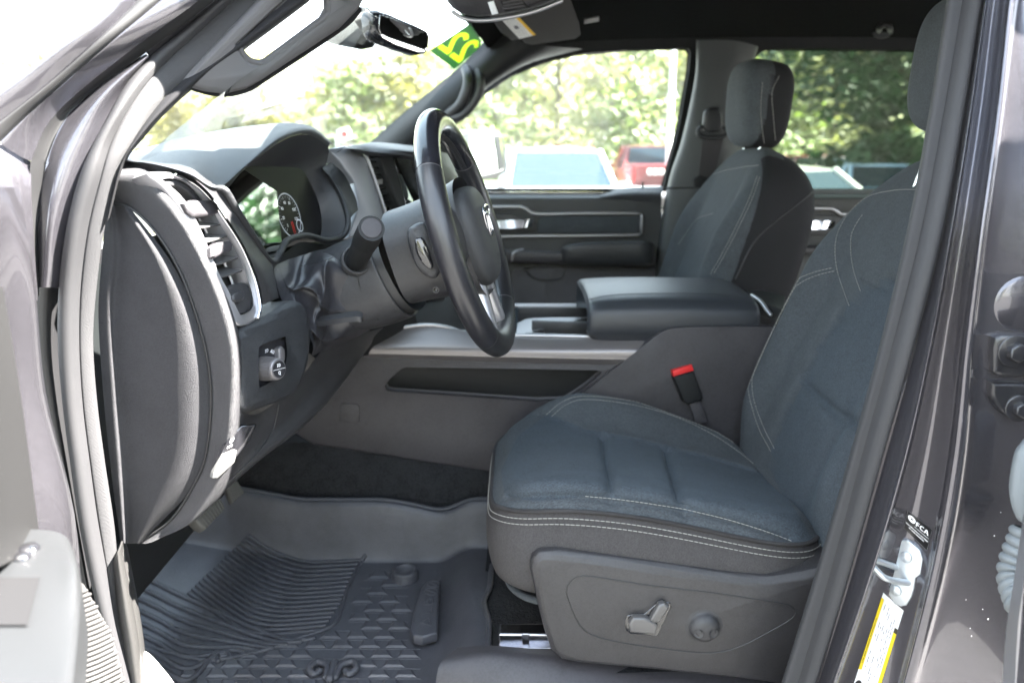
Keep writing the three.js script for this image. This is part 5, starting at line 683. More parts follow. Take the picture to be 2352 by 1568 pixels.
// ---------------------------------------------------------------- overhead: visors, mirror, console, sticker
{
  const vn = V3(0.62, -0.25, 0.74).normalize(), vo = P(640, 150, -1.08);
  const v = thing('sun_visor', 'grey sun visor hanging beside the near windscreen pillar', 'sun visor', vo.clone());
  const hole = [[548, 104], [560, 126], [577, 140], [597, 144], [616, 136], [742, 42], [753, 22], [752, 0], [740, -30], [690, -30]];
  part(v, 'visor_panel', plate([[420, 190], [437, 202], [473, 213], [520, 218], [567, 207], [604, 186], [784, 67], [826, 24], [842, -10], [842, -60], [660, -60]], vo, vn, 0.02, { bevel: 0.008, seg: 5, holes: [hole] }), mat('visorGrey', [0.075, 0.073, 0.077], 0.75, { bump: T.plastic, bumpScale: 0.0002 }));
  part(v, 'piping', tube([[437, 200], [473, 211], [520, 216], [567, 205], [603, 184], [783, 65], [825, 22]].map((q) => PN(q[0], q[1], vo.clone().addScaledVector(vn, -0.012), vn)), 0.0035, 5, 6), M.seatBlack);
  part(v, 'mirror_rim', tube(hole.slice(0, 9).map((q) => PN(q[0], q[1], vo.clone().addScaledVector(vn, -0.004), vn)), 0.004, 5, 8), M.visorGrey);
  const p = thing('sun_visor', 'dark sun visor with white warning label on the far side', 'sun visor', P(1230, 50, -2.1)), pn = V3(0.25, -0.86, 0.45).normalize(), po2 = P(1230, 60, -2.08);
  part(p, 'visor_panel', plate([[1128, 44], [1151, 77], [1176, 95], [1198, 92], [1206, 101], [1222, 105], [1322, 91], [1335, 82], [1332, 60], [1308, -8], [1140, -8]], po2, pn, 0.02, { bevel: 0.006, seg: 4 }), mat('visorDark', [0.04, 0.039, 0.038], 0.9));
  const c = document.createElement('canvas'); c.width = 256; c.height = 384; const x = c.getContext('2d'); x.fillStyle = '#e9e9e6'; x.fillRect(0, 0, 256, 384); x.fillStyle = '#e8b830'; x.fillRect(206, 0, 50, 384); x.fillStyle = '#6b6b70'; const r = rng(4); for (let k = 0; k < 15; k++) { let u = 14; while (u < 180) { const l = 10 + r() * 40; x.fillRect(u, 16 + k * 24, Math.min(l, 190 - u), 6); u += l + 8; } } x.fillRect(70, 150, 60, 60);
  const t = new THREE.CanvasTexture(c); t.colorSpace = THREE.SRGBColorSpace; const lo = po2.clone().addScaledVector(pn, 0.0006), Q = (u, w) => PN(u, w, lo, pn), s = grid([[Q(1153, 46), Q(1189, 36)], [Q(1193, 89), Q(1231, 80)]]); s.attributes.uv.array.set([0, 1, 1, 1, 0, 0, 1, 0]);
  part(p, 'warning_label', s, mat('visorLabel', [1, 1, 1], 0.5, { map: t }), 'white label with yellow stripe');
  // rear view mirror
  const rn = V3(0.79, 0.04, 0.61).normalize(), ro = P(915, 75, -1.62), m = thing('rear_view_mirror', 'black rear view mirror hanging at the windscreen top', 'mirror', ro.clone());
  part(m, 'mirror_housing', plate([[852, 34], [856, 24], [868, 21], [900, 32], [960, 58], [984, 70], [990, 84], [987, 114], [980, 123], [962, 125], [905, 108], [866, 88], [856, 72]], ro, rn, 0.035, { bevel: 0.01, seg: 5 }), M.gloss);
  part(m, 'mirror_glass', plate([[872, 34], [900, 42], [956, 66], [980, 78], [984, 88], [981, 112], [974, 119], [958, 119], [908, 102], [878, 86], [870, 66]], ro.clone().addScaledVector(rn, 0.001), rn, 0.002, { bevel: 0.0005 }), M.mirror);
  part(m, 'mirror_mount', merge([plate([[768, 78], [785, 52], [820, 30], [856, 20], [866, 40], [872, 100], [862, 112], [836, 116], [795, 108], [776, 98]], P(820, 70, -1.66), V3(0.7, -0.2, 0.68), 0.07, { bevel: 0.015, seg: 5 })]), M.plasticDark, 'black housing on the windscreen behind the mirror');
  // overhead console
  const on = V3(0, -0.42, 0.91).normalize(), oo = P(1150, 20, -1.66), o = thing('overhead_console', 'grey overhead console with lamp buttons under the roof', 'console', oo.clone());
  part(o, 'console_shell', plate([[1004, -60], [1022, 4], [1038, 24], [1060, 38], [1098, 44], [1150, 40], [1225, 24], [1292, 0], [1330, -60]], oo, on, 0.2, { bevel: 0.02, seg: 6 }), M.plasticTaupe);
  const oq = oo.clone().addScaledVector(on, 0.002);
  part(o, 'lamp_lens', plate([[1120, 6], [1134, 2], [1145, 32], [1130, 35]], oq, on, 0.006, { bevel: 0.002 }), mat('lampLens', [0.75, 0.78, 0.8], 0.15));
  part(o, 'button_panel', plate([[1148, 2], [1195, -4], [1215, 18], [1160, 28]], oq, on, 0.004, { bevel: 0.001 }), M.plasticDark);
  for (let k = 0; k < 3; k++) part(o, 'button', plate([[1154, 4 + k * 7], [1198 + k * 3, -3 + k * 7], [1200 + k * 3, 2 + k * 7], [1156, 9 + k * 7]], oq.clone().addScaledVector(on, 0.002), on, 0.003, { bevel: 0.001 }), M.plasticTaupe);
  part(o, 'trim_ring', tube([[1040, 27], [1062, 41], [1098, 47], [1150, 43], [1225, 27], [1290, 2]].map((q) => PN(q[0], q[1], oo, on)), 0.004, 6, 8), M.silver);
  // neon price sticker: two mirrored numerals seen from behind
  const wg = surf([header, [V3(-0.34, 1.6, -1.0), V3(-0.42, 1.62, -1.35), V3(-0.45, 1.63, -1.7), V3(-0.42, 1.62, -2.05), V3(-0.36, 1.6, -2.42)]], 8, 6);
  const c2 = document.createElement('canvas'); c2.width = 256; c2.height = 384; const y = c2.getContext('2d'); y.fillStyle = '#1d5a1c'; y.fillRect(0, 0, 256, 384); y.save(); y.translate(256, 0); y.scale(-1, 1); y.font = 'bold 330px sans-serif'; y.lineWidth = 5; y.strokeStyle = '#d4ff10'; y.fillStyle = '#d4ff10'; for (const X of [8, 130]) { y.strokeText('2', X, 322, 118); y.fillText('2', X, 322, 118); } y.restore();
  const t3 = new THREE.CanvasTexture(c2); t3.colorSpace = THREE.SRGBColorSpace;
  const sd = decal(wg, [[1078, 53], [1128, 86], [1043, 157], [986, 115]], 6, 0.002);
  const st = thing('windscreen_sticker', 'neon green year sticker with numerals on the windscreen', 'sticker', V3(-0.3, 1.7, -2)); part(st, 'sticker_film', sd, mat('stickerNeon', [1, 1, 1], 0.9, { map: t3, transmission: 0.7, thickness: 0 }));
}
// ---------------------------------------------------------------- far doors
function farDoor(name, label, u0, u1, du, k) {                    // k scales the relief of the door furniture; du shifts it
  const z = -2.46, d = thing(name, label, 'car door', P((u0 + u1) / 2, 600, z)), p = (u, v, dz = 0) => P(u, v, z + dz);
  part(d, 'door_panel', surf([[[u0, 441, z - 0.06], [u1, 441, z - 0.06]], [[u0, 452, z - 0.005], [u1, 452, z - 0.005]], [[u0, 470, z + 0.005], [u1, 470, z + 0.005]], [[u0, 545, z], [u1, 545, z]], [[u0, 610, z + 0.005], [u1, 610, z + 0.005]], [[u0, 760, z + 0.03], [u1, 760, z + 0.03]]], 6, 8), M.doorPlastic);
  part(d, 'door_skin', plate([[u0, 441], [u1, 441], [u1, 900], [u0, 900]], z - 0.1, ZN, 0.02, { bevel: 0 }), M.paint);
  return [d, p, z];
}
{
  const [d, p, z] = farDoor('passenger_door', 'closed far front door with silver trim line and pull handle', 660, 1520, 0, 1);
  part(d, 'top_cap', solid([[[1395, 442, z - 0.03], [1420, 434, z - 0.03], [1470, 430, z - 0.03], [1524, 429, z - 0.03]], [[1380, 452, z + 0.01], [1430, 446, z + 0.012], [1470, 445, z + 0.012], [1520, 446, z + 0.012]], [[1440, 458, z + 0.01], [1460, 462, z + 0.012], [1480, 464, z + 0.012], [1518, 464, z + 0.012]]], 4, 5, V3(0, 0, -0.02)), M.leather);
  part(d, 'lock_pin', cyl(p(1477, 432, 0), p(1477, 418, 0), 0.004, 0.003, 10), M.plasticDark);
  part(d, 'trim_line', tube([[1090, 475], [1195, 475], [1206, 478], [1232, 491], [1330, 490], [1462, 490], [1472, 495], [1474, 505], [1472, 532], [1464, 539], [1330, 541], [1090, 543]].map((q) => p(q[0], q[1], 0.014)), 0.0052, 5, 8), M.silver);
  part(d, 'cloth_insert', solid([[[1242, 498, z + 0.012], [1350, 497, z + 0.016], [1466, 497, z + 0.012]], [[1236, 515, z + 0.014], [1350, 515, z + 0.02], [1468, 515, z + 0.014]], [[1236, 534, z + 0.012], [1350, 534, z + 0.016], [1464, 534, z + 0.012]]], 4, 6, V3(0, 0, -0.02)), M.seatCloth);
  part(d, 'handle_recess', plate([[1122, 494], [1175, 490], [1190, 500], [1230, 502], [1230, 532], [1122, 534]], z + 0.012, ZN, 0.012, { bevel: 0.003 }), M.softBlack);
  part(d, 'pull_handle', solid([[[1128, 507, z + 0.03], [1180, 505, z + 0.034], [1212, 504, z + 0.03], [1226, 506, z + 0.016]], [[1134, 526, z + 0.034], [1180, 524, z + 0.04], [1210, 522, z + 0.036], [1222, 522, z + 0.016]]], 3, 4, V3(0, 0, -0.01)), M.chrome);
  const arm = (u, v0, v1, dz) => [[u, v0 + 3, z], [u, v0, z + dz * 0.7], [u, v0 + 4, z + dz], [u, v1 - 4, z + dz], [u, v1, z + dz * 0.8], [u, v1, z]];
  part(d, 'door_armrest', surf([arm(1284, 580, 604, 0.05), arm(1296, 566, 606, 0.09), arm(1340, 558, 606, 0.1), arm(1420, 556, 607, 0.1), arm(1496, 557, 607, 0.1), arm(1500, 580, 600, 0.02)], 5, 5), M.softBlack);
  part(d, 'switch_panel', surf([arm(1100, 572, 603, 0.07), arm(1200, 574, 604, 0.08), arm(1292, 578, 605, 0.08)], 4, 4), M.plasticTaupe);
  part(d, 'switch_rim', tube([[1176, 597, z + 0.085], [1180, 580, z + 0.085], [1200, 573, z + 0.07]], 0.004, 5, 8), M.silver);
  part(d, 'door_pocket', solid([[[1182, 620, z + 0.02], [1260, 614, z + 0.03], [1300, 614, z + 0.03], [1506, 616, z + 0.02]], [[1160, 665, z + 0.03], [1240, 662, z + 0.045], [1290, 662, z + 0.04], [1506, 662, z + 0.03]], [[1150, 720, z + 0.05], [1240, 720, z + 0.06], [1290, 720, z + 0.06], [1506, 720, z + 0.05]]], 5, 6, V3(0, 0, -0.02)), M.plasticTaupe, 'grey door pocket below the armrest');
  part(d, 'seam', tube([[1205, 618, z + 0.032], [1232, 640, z + 0.042], [1286, 640, z + 0.042], [1298, 618, z + 0.035]], 0.003, 5, 6), M.blackGap);
  const mn = V3(0.86, 0.06, 0.5).normalize(), mo = P(1118, 352, -2.86);
  const mi = part(d, 'door_mirror', plate([[1046, 308], [1070, 296], [1120, 297], [1152, 300], [1160, 312], [1168, 380], [1166, 396], [1150, 406], [1094, 420], [1066, 415], [1052, 380]], mo, mn, 0.12, { bevel: 0.02, seg: 5 }), mat('mirrorShell', [0.016, 0.0165, 0.018], 0.4, { metalness: 0.2 }), 'door mirror with silver shell');
  part(mi, 'mirror_glass', plate([[1078, 305], [1120, 306], [1146, 309], [1152, 318], [1158, 380], [1154, 392], [1090, 408], [1080, 400]], mo.clone().addScaledVector(mn, 0.001), mn, 0.002, { bevel: 0.0005 }), M.mirror);
  part(mi, 'mirror_edge', plate([[1136, 310], [1147, 311], [1158, 384], [1146, 393]], mo.clone().addScaledVector(mn, 0.003), mn, 0.003, { bevel: 0.001 }), M.plasticDark);
}
{
  const [d, p, z] = farDoor('rear_passenger_door', 'closed far rear door seen between the front seats', 1690, 2420, 0, 1);
  part(d, 'belt_strip', solid([[[1700, 436, z + 0.0], [2100, 436, z + 0.0]], [[1700, 446, z + 0.012], [2100, 446, z + 0.012]]], 2, 2, V3(0, 0, -0.02)), M.silverDark);
  part(d, 'trim_line', tube([[1780, 478], [1900, 478], [1918, 482], [1940, 492], [2050, 492], [2100, 492]].map((q) => p(q[0], q[1], 0.014)), 0.006, 5, 8), M.silver);
  part(d, 'handle_recess', plate([[1840, 494], [1925, 494], [1940, 506], [1940, 540], [1840, 540]], z + 0.012, ZN, 0.012, { bevel: 0.003 }), M.softBlack);
  part(d, 'pull_handle', solid([[[1846, 508, z + 0.03], [1890, 507, z + 0.034], [1920, 508, z + 0.02]], [[1848, 527, z + 0.034], [1890, 526, z + 0.04], [1916, 524, z + 0.02]]], 3, 4, V3(0, 0, -0.01)), M.chrome);
  part(d, 'door_armrest', plate([[1830, 568], [2060, 568], [2060, 584], [1830, 584]], z + 0.06, ZN, 0.06, { bevel: 0.006 }), M.plasticTaupe);
}
// ---------------------------------------------------------------- open driver door at the left edge
{
  const d = thing('driver_door', 'open driver door with sunlit armrest at the left edge', 'car door', V3(-0.5, 0.9, -0.7));
  part(d, 'door_shell', solid([[[-140, 430, -0.64], [-30, 430, -0.79], [20, 430, -0.86], [44, 430, -0.9]], [[-140, 640, -0.62], [0, 640, -0.78], [66, 650, -0.85], [78, 640, -0.87]], [[-140, 900, -0.62], [0, 900, -0.76], [86, 900, -0.84], [104, 900, -0.87]], [[-140, 1180, -0.6], [40, 1180, -0.74], [150, 1180, -0.83], [170, 1180, -0.87]], [[-140, 1500, -0.58], [60, 1500, -0.72], [140, 1500, -0.8], [190, 1420, -0.87]]], 5, 6, V3(-0.03, 0, 0)), M.paint);
  part(d, 'door_trim', solid([[[-200, 560, -0.5], [-60, 640, -0.58], [6, 660, -0.68]], [[-200, 900, -0.5], [-40, 900, -0.58], [46, 900, -0.68]], [[-200, 1300, -0.48], [0, 1300, -0.58], [90, 1230, -0.7]]], 5, 5, V3(-0.03, 0, 0)), mat('doorTrim', [0.011, 0.011, 0.0115], 0.5, { bump: T.plastic, bumpScale: 0.0002 }));
  const A = [[[-120, 1228, -0.66], [20, 1216, -0.67], [110, 1218, -0.67], [150, 1232, -0.665], [168, 1262, -0.655]], [[-120, 1300, -0.6], [20, 1290, -0.61], [120, 1290, -0.61], [168, 1300, -0.605], [184, 1330, -0.6]], [[-120, 1420, -0.54], [20, 1420, -0.54], [110, 1420, -0.54], [160, 1424, -0.54], [178, 1445, -0.535]], [[-120, 1600, -0.46], [20, 1600, -0.46], [90, 1600, -0.46], [140, 1600, -0.46], [160, 1620, -0.455]]];
  const ag = solid(A, 8, 8, V3(0, -0.05, 0)); part(d, 'armrest', ag, mat('armLight', [0.018, 0.019, 0.0205], 0.4, { bump: T.plastic, bumpScale: 0.0002 }), 'sunlit grey armrest with window switches');
  const top = surf(A, 8, 8);
  part(d, 'switch_panel', decal(top, [[-60, 1330], [92, 1330], [64, 1440], [-60, 1440]], 5, 0.002), mat('switchPanel', [0.012, 0.012, 0.013], 0.7, { specularIntensity: 0.4 }));
  for (const [u, v, r] of [[6, 1252, 0.012], [22, 1272, 0.008], [50, 1282, 0.007], [66, 1262, 0.009]]) { const h = cast(top, u, v); if (h) part(d, 'switch', lathe([[0.0001, 0.005], [r * 0.8, 0.004], [r, 0]], h.p, h.n, 20), M.gloss); }
  part(d, 'sill_bar', solid([[[128, 1490, -0.66], [145, 1474, -0.66]], [[130, 1540, -0.64], [156, 1540, -0.64]], [[132, 1640, -0.62], [162, 1640, -0.62]]], 3, 2, V3(-0.01, 0, -0.01)), M.white);
}
{
  const d = scene.children.find((o) => o.name === 'driver_door'), bn = [[[160, 1330, -0.78], [178, 1332, -0.8], [192, 1342, -0.83]], [[150, 1390, -0.77], [185, 1390, -0.79], [222, 1396, -0.83]], [[146, 1450, -0.76], [196, 1448, -0.785], [252, 1452, -0.83]], [[144, 1510, -0.755], [206, 1508, -0.78], [272, 1512, -0.83]], [[142, 1600, -0.75], [216, 1596, -0.78], [292, 1600, -0.83]]];
  const sheet = surf(bn, 8, 8), ribs = part(d, 'ribbed_boot', sheet, mat('bootPad', [0.038, 0.037, 0.037], 0.6, { bump: T.plastic, bumpScale: 0.0002 }), 'sunlit ribbed rubber boot beside the armrest');
  for (let k = 0; k < 26; k++) { const v = 1338 + k * 11.5, l = onto(sheet, [[144, v + 34], [180, v + 24], [220, v + 10], [250, v - 4], [290, v - 24]], 5, 0.0004); if (l.length > 3) part(ribs, 'rib', tube(l, 0.0023, 1, 6), M.bootPad); }
}
// ---------------------------------------------------------------- rear door at the right edge
mat('doorTrim0', [0.03, 0.03, 0.032], 0.5);
{
  const d = thing('rear_door', 'edge of the open rear door with grey cable boot', 'car door', P(2360, 1400, -0.72));
  part(d, 'door_edge', solid([[[2352, 1180, -0.74], [2372, 1180, -0.72]], [[2330, 1330, -0.74], [2354, 1330, -0.72]], [[2312, 1450, -0.74], [2338, 1450, -0.72]], [[2300, 1640, -0.74], [2330, 1640, -0.72]]], 4, 3, V3(0.03, 0, 0)), M.silver, 'bright metal edge strip');
  part(d, 'door_shell', solid([[[2372, 1100, -0.72], [2700, 1100, -0.6], V3(0.74, P(2700, 1100, -0.6).y, -0.5)], [[2354, 1330, -0.72], [2700, 1330, -0.6], V3(0.74, P(2700, 1330, -0.6).y, -0.5)], [[2330, 1640, -0.72], [2700, 1640, -0.6], V3(0.74, P(2700, 1640, -0.6).y, -0.5)]], 3, 3, V3(0.02, 0, -0.02)), M.paint);
  const X = 0.84, w = (y, z) => V3(X, y, z), dn = V3(-1, 0, 0), dp = (pts, o, dep, op) => plate(pts.map(([y, z]) => V3(o.x, y, z)), o, dn, dep, op);
  part(d, 'door_panel', dp([[0.62, -0.8], [0.6, 0.05], [0.75, 0.16], [1.36, 0.14], [1.38, -0.84], [1.0, -0.82]], w(1, -0.4), 0.12, { bevel: 0.02 }), M.doorTrim0);
  part(d, 'window_frame', dp([[1.36, -0.86], [1.36, 0.14], [1.6, 0.1], [1.84, -0.1], [1.9, -0.4], [1.9, -0.9]], w(1.6, -0.4), 0.06, { bevel: 0.015, holes: [[[1.38, -0.8], [1.38, 0.06], [1.58, 0.03], [1.78, -0.14], [1.83, -0.4], [1.83, -0.83]].map(([y, z]) => V3(X, y, z))] }), M.paint);
  part(d, 'door_glass', dp([[1.36, -0.82], [1.36, 0.08], [1.59, 0.05], [1.8, -0.12], [1.85, -0.4], [1.85, -0.85]], V3(X + 0.03, 1.6, -0.4), 0.004, { bevel: 0 }), M.glassTint);
  const boot = []; const c0 = P(2362, 1215, -0.84), c1 = P(2330, 1320, -0.83), c2 = P(2352, 1400, -0.79); const path = new THREE.CatmullRomCurve3([c0, c1, c2]); const pr = []; for (let i = 0; i <= 90; i++) pr.push(0.0145 + 0.0042 * Math.pow(Math.abs(Math.sin(i / 90 * Math.PI * 9)), 0.6)); 
  const fr = path.computeFrenetFrames(90), rows = []; for (let i = 0; i <= 90; i++) { const p = path.getPointAt(i / 90), row = []; for (let j = 0; j <= 20; j++) { const a = j / 20 * 2 * Math.PI; row.push(p.clone().addScaledVector(fr.normals[i], Math.cos(a) * pr[i]).addScaledVector(fr.binormals[i], Math.sin(a) * pr[i])); } rows.push(row); }
  part(d, 'cable_boot', grid(rows, true), mat('bootGrey', [0.16, 0.175, 0.18], 0.6), 'pale grey ribbed rubber cable boot');
  part(d, 'connector', plate([[2330, 1060], [2345, 1030], [2375, 1020], [2400, 1200], [2350, 1205], [2330, 1180], [2320, 1130]], P(2350, 1120, -0.83), V3(-0.5, 0.1, 0.85), 0.03, { bevel: 0.008, spline: 3 }), M.bootGrey);
}
// ---------------------------------------------------------------- outside: trees, posts, cars
const GY = -0.12;
function crownGeo(seed, n, leaf, shape) {
  const r = rng(seed), pos = [], nor = [], lobes = []; for (let i = 0; i < 30; i++) { const a = r() * 6.283, h = r(), rad = shape(h) * (0.25 + 0.75 * r()); lobes.push([Math.cos(a) * rad, h, Math.sin(a) * rad, 0.11 + 0.15 * r()]); }
  for (let i = 0; i < n; i++) {
    const l = lobes[Math.floor(r() * lobes.length)]; let x, y, z, d; do { x = r() * 2 - 1; y = r() * 2 - 1; z = r() * 2 - 1; d = x * x + y * y + z * z; } while (d > 1 || d < 0.12 * r());
    const c = V3(l[0] + x * l[3], l[1] + y * l[3] * 0.6, l[2] + z * l[3]), s = leaf * (0.5 + r()), nn = V3(r() * 1.6 - 0.8, 0.75, r() * 1.6 - 0.8).normalize(), a = V3(r() - 0.5, r() - 0.5, r() - 0.5).cross(nn).normalize(), b = nn.clone().cross(a).normalize();
    const p0 = c.clone().addScaledVector(a, s), p1 = c.clone().addScaledVector(b, s * 0.5), p2 = c.clone().addScaledVector(a, -s), p3 = c.clone().addScaledVector(b, -s * 0.5);
    for (const p of [p0, p1, p2, p0, p2, p3]) pos.push(p.x, p.y, p.z);
  }
  const g = new THREE.BufferGeometry(); g.setAttribute('position', new THREE.Float32BufferAttribute(pos, 3)); g.computeVertexNormals(); g.setAttribute('uv', new THREE.Float32BufferAttribute(new Float32Array(pos.length / 3 * 2), 2)); return g;
}
function trunkGeo(seed) { const r = rng(seed), l = [cyl(V3(0, -0.02, 0), V3(0.01, 0.55, 0), 0.028, 0.016, 9), cyl(V3(0.01, 0.55, 0), V3(0, 0.92, 0.01), 0.016, 0.005, 7)]; for (let i = 0; i < 7; i++) { const a = r() * 6.28, h = 0.28 + 0.5 * r(); l.push(cyl(V3(0, h, 0), V3(Math.cos(a) * 0.2, h + 0.16, Math.sin(a) * 0.2), 0.01, 0.003, 6)); } return merge(l); }
mat('bark', [0.07, 0.055, 0.04], 0.95);
const leafMats = [mat('leafYellow', [0.26, 0.25, 0.04], 0.8, { transmission: 0.6, thickness: 0 }), mat('leafGreen', [0.15, 0.21, 0.04], 0.8, { transmission: 0.6, thickness: 0 }), mat('leafPale', [0.25, 0.26, 0.07], 0.8, { transmission: 0.6, thickness: 0 }), mat('leafDark', [0.009, 0.05, 0.006], 0.7, { transmission: 0.3, thickness: 0 })];
const crowns = [crownGeo(11, 3000, 0.026, (h) => 0.34 * Math.sin(Math.PI * Math.min(1, h * 0.8 + 0.2))), crownGeo(12, 3000, 0.026, (h) => 0.3 * (1 - h * 0.6)), crownGeo(13, 2400, 0.026, (h) => 0.36 * Math.sin(Math.PI * Math.min(1, h * 0.75 + 0.22))), crownGeo(14, 15000, 0.021, (h) => 0.4 * Math.sin(Math.PI * Math.min(1, h * 0.75 + 0.25)))];
const trunk = trunkGeo(8);
const treeKinds = ['yellow green leafy tree', 'mid green leafy tree', 'pale green airy tree', 'dense dark green tree'];
function tree(x, z, h, w, kind, label, group) {
  const t = thing('tree', label || `${treeKinds[kind]} at the edge of the car park`, 'tree', V3(x, GY, z), group), b = V3(0, 0, 0);
  const a = new THREE.Mesh(trunk, M.bark); a.name = 'trunk'; a.scale.set(h, h, h); t.add(a);
  const c = new THREE.Mesh(crowns[kind], leafMats[kind]); c.name = 'crown'; c.scale.set(w, h * 0.86, w); c.position.y = h * 0.1; t.add(c); a.castShadow = c.castShadow = true; return t;
}
{
  const r = rng(77), ord = ['first', 'second', 'third', 'fourth', 'fifth', 'sixth', 'seventh', 'eighth', 'ninth', 'tenth', 'eleventh', 'twelfth', 'thirteenth', 'fourteenth', 'fifteenth', 'sixteenth', 'seventeenth', 'eighteenth'];
  const kinds = ['yellow green leafy tree', 'mid green leafy tree', 'pale airy green tree'], grp = 'trees round the car park';
  for (let i = 0; i < 15; i++) { const x = -25 + i * 3.9 + r() * 1.2, z = -44 - r() * 5, k = [0, 1, 2, 0, 2][Math.floor(r() * 5)], h = lerp(7.0, 9.8, smooth(-6, 4, x)) * (0.9 + 0.25 * r()); tree(x, z, h, 8 + 2 * r(), k, `${kinds[k]}, ${ord[i]} from the left in the nearer row`, grp); }
  for (let i = 0; i < 11; i++) { const x = -34 + i * 6.8 + r() * 2, z = -58 - r() * 6, k = Math.floor(r() * 3), h = lerp(8, 12.5, smooth(-4, 10, x)) * (0.9 + 0.2 * r()); tree(x, z, h, 10 + 3 * r(), k, `${kinds[k]}, ${ord[i]} from the left in the farther row`, grp); }
  tree(10.0, -19.0, 8.6, 7.8, 3, 'dense dark green tree seen through the far rear window');
  tree(16.4, -22.5, 8.4, 6.4, 1, 'mid green tree just right of the dense dark one');
  for (let i = 0; i < 6; i++) { const k = i % 2 ? 1 : 0; tree(19 + i * 4.8, -25 - i * 2.2 + r() * 3, 8 + r() * 3, 7, k, `${kinds[k]}, ${ord[i]} beyond the dark tree to the right`, grp); }
  for (let i = 0; i < 11; i++) { const k = [1, 3, 0][i % 3]; tree(-34 + i * 7 + r() * 2, 24 + r() * 6, 9 + 3 * r(), 8.5 + 2 * r(), k, `${['yellow green', 'mid green', '', 'dark green'][k]} tree, ${ord[i]} from the left behind the photographer`, grp); }
}
{ // the wood behind, one mass
  const r = rng(5), n = 46, im = new THREE.InstancedMesh(crowns[0], mat('leafWood', [0.24, 0.25, 0.07], 0.85, { transmission: 0.55, thickness: 0 }), n), m4 = new THREE.Matrix4();
  for (let i = 0; i < n; i++) { const x = -60 + i * 2.9, h = lerp(9, 13.5, smooth(-8, 12, x)) * (0.85 + 0.3 * r()); m4.compose(V3(x, GY + 0.2, -76 - r() * 8), new THREE.Quaternion().setFromEuler(new THREE.Euler(0, r() * 6, 0)), V3(11 + 3 * r(), h, 11)); im.setMatrixAt(i, m4); }
  im.name = 'woodland'; im.userData = { kind: 'stuff', label: 'pale green wood far behind the car park' }; im.castShadow = true; scene.add(im);
}
function post(x, z, h, rad, label) { const p = thing('lamp_post', label, 'lamp post', V3(x, GY, z)); part(p, 'pole', cyl(V3(x, GY, z), V3(x, GY + h, z), rad, rad * 0.75, 16), mat('poleGrey', [0.55, 0.56, 0.57], 0.5)); part(p, 'base', cyl(V3(x, GY, z), V3(x, GY + 0.7, z), 0.3, 0.3, 20), M.white); part(p, 'lamp_head', box(0.9, 0.16, 0.35, x - 0.5, GY + h, z, 0.04), M.poleGrey); }
post(4.72, -24, 9, 0.085, 'pale lamp post behind the red pickup'); post(-9.75, -45, 9, 0.06, 'thin distant lamp post seen through the windscreen');
{ const s = thing('sign_board', 'small white and red sign seen above the dashboard', 'sign', V3(-6.6, GY, -30)); part(s, 'board', plate([[772, 300], [800, 292], [808, 318], [782, 326]], -30, ZN, 0.05, { bevel: 0.005 }), M.white); part(s, 'red_panel', plate([[781, 302], [796, 298], [800, 313], [786, 317]], -29.98, ZN, 0.02, { bevel: 0.002 }), M.red); part(s, 'pole', cyl(V3(-6.6, GY, -30.1), V3(-6.6, 2, -30.1), 0.04, 0.04, 8), M.poleGrey); }
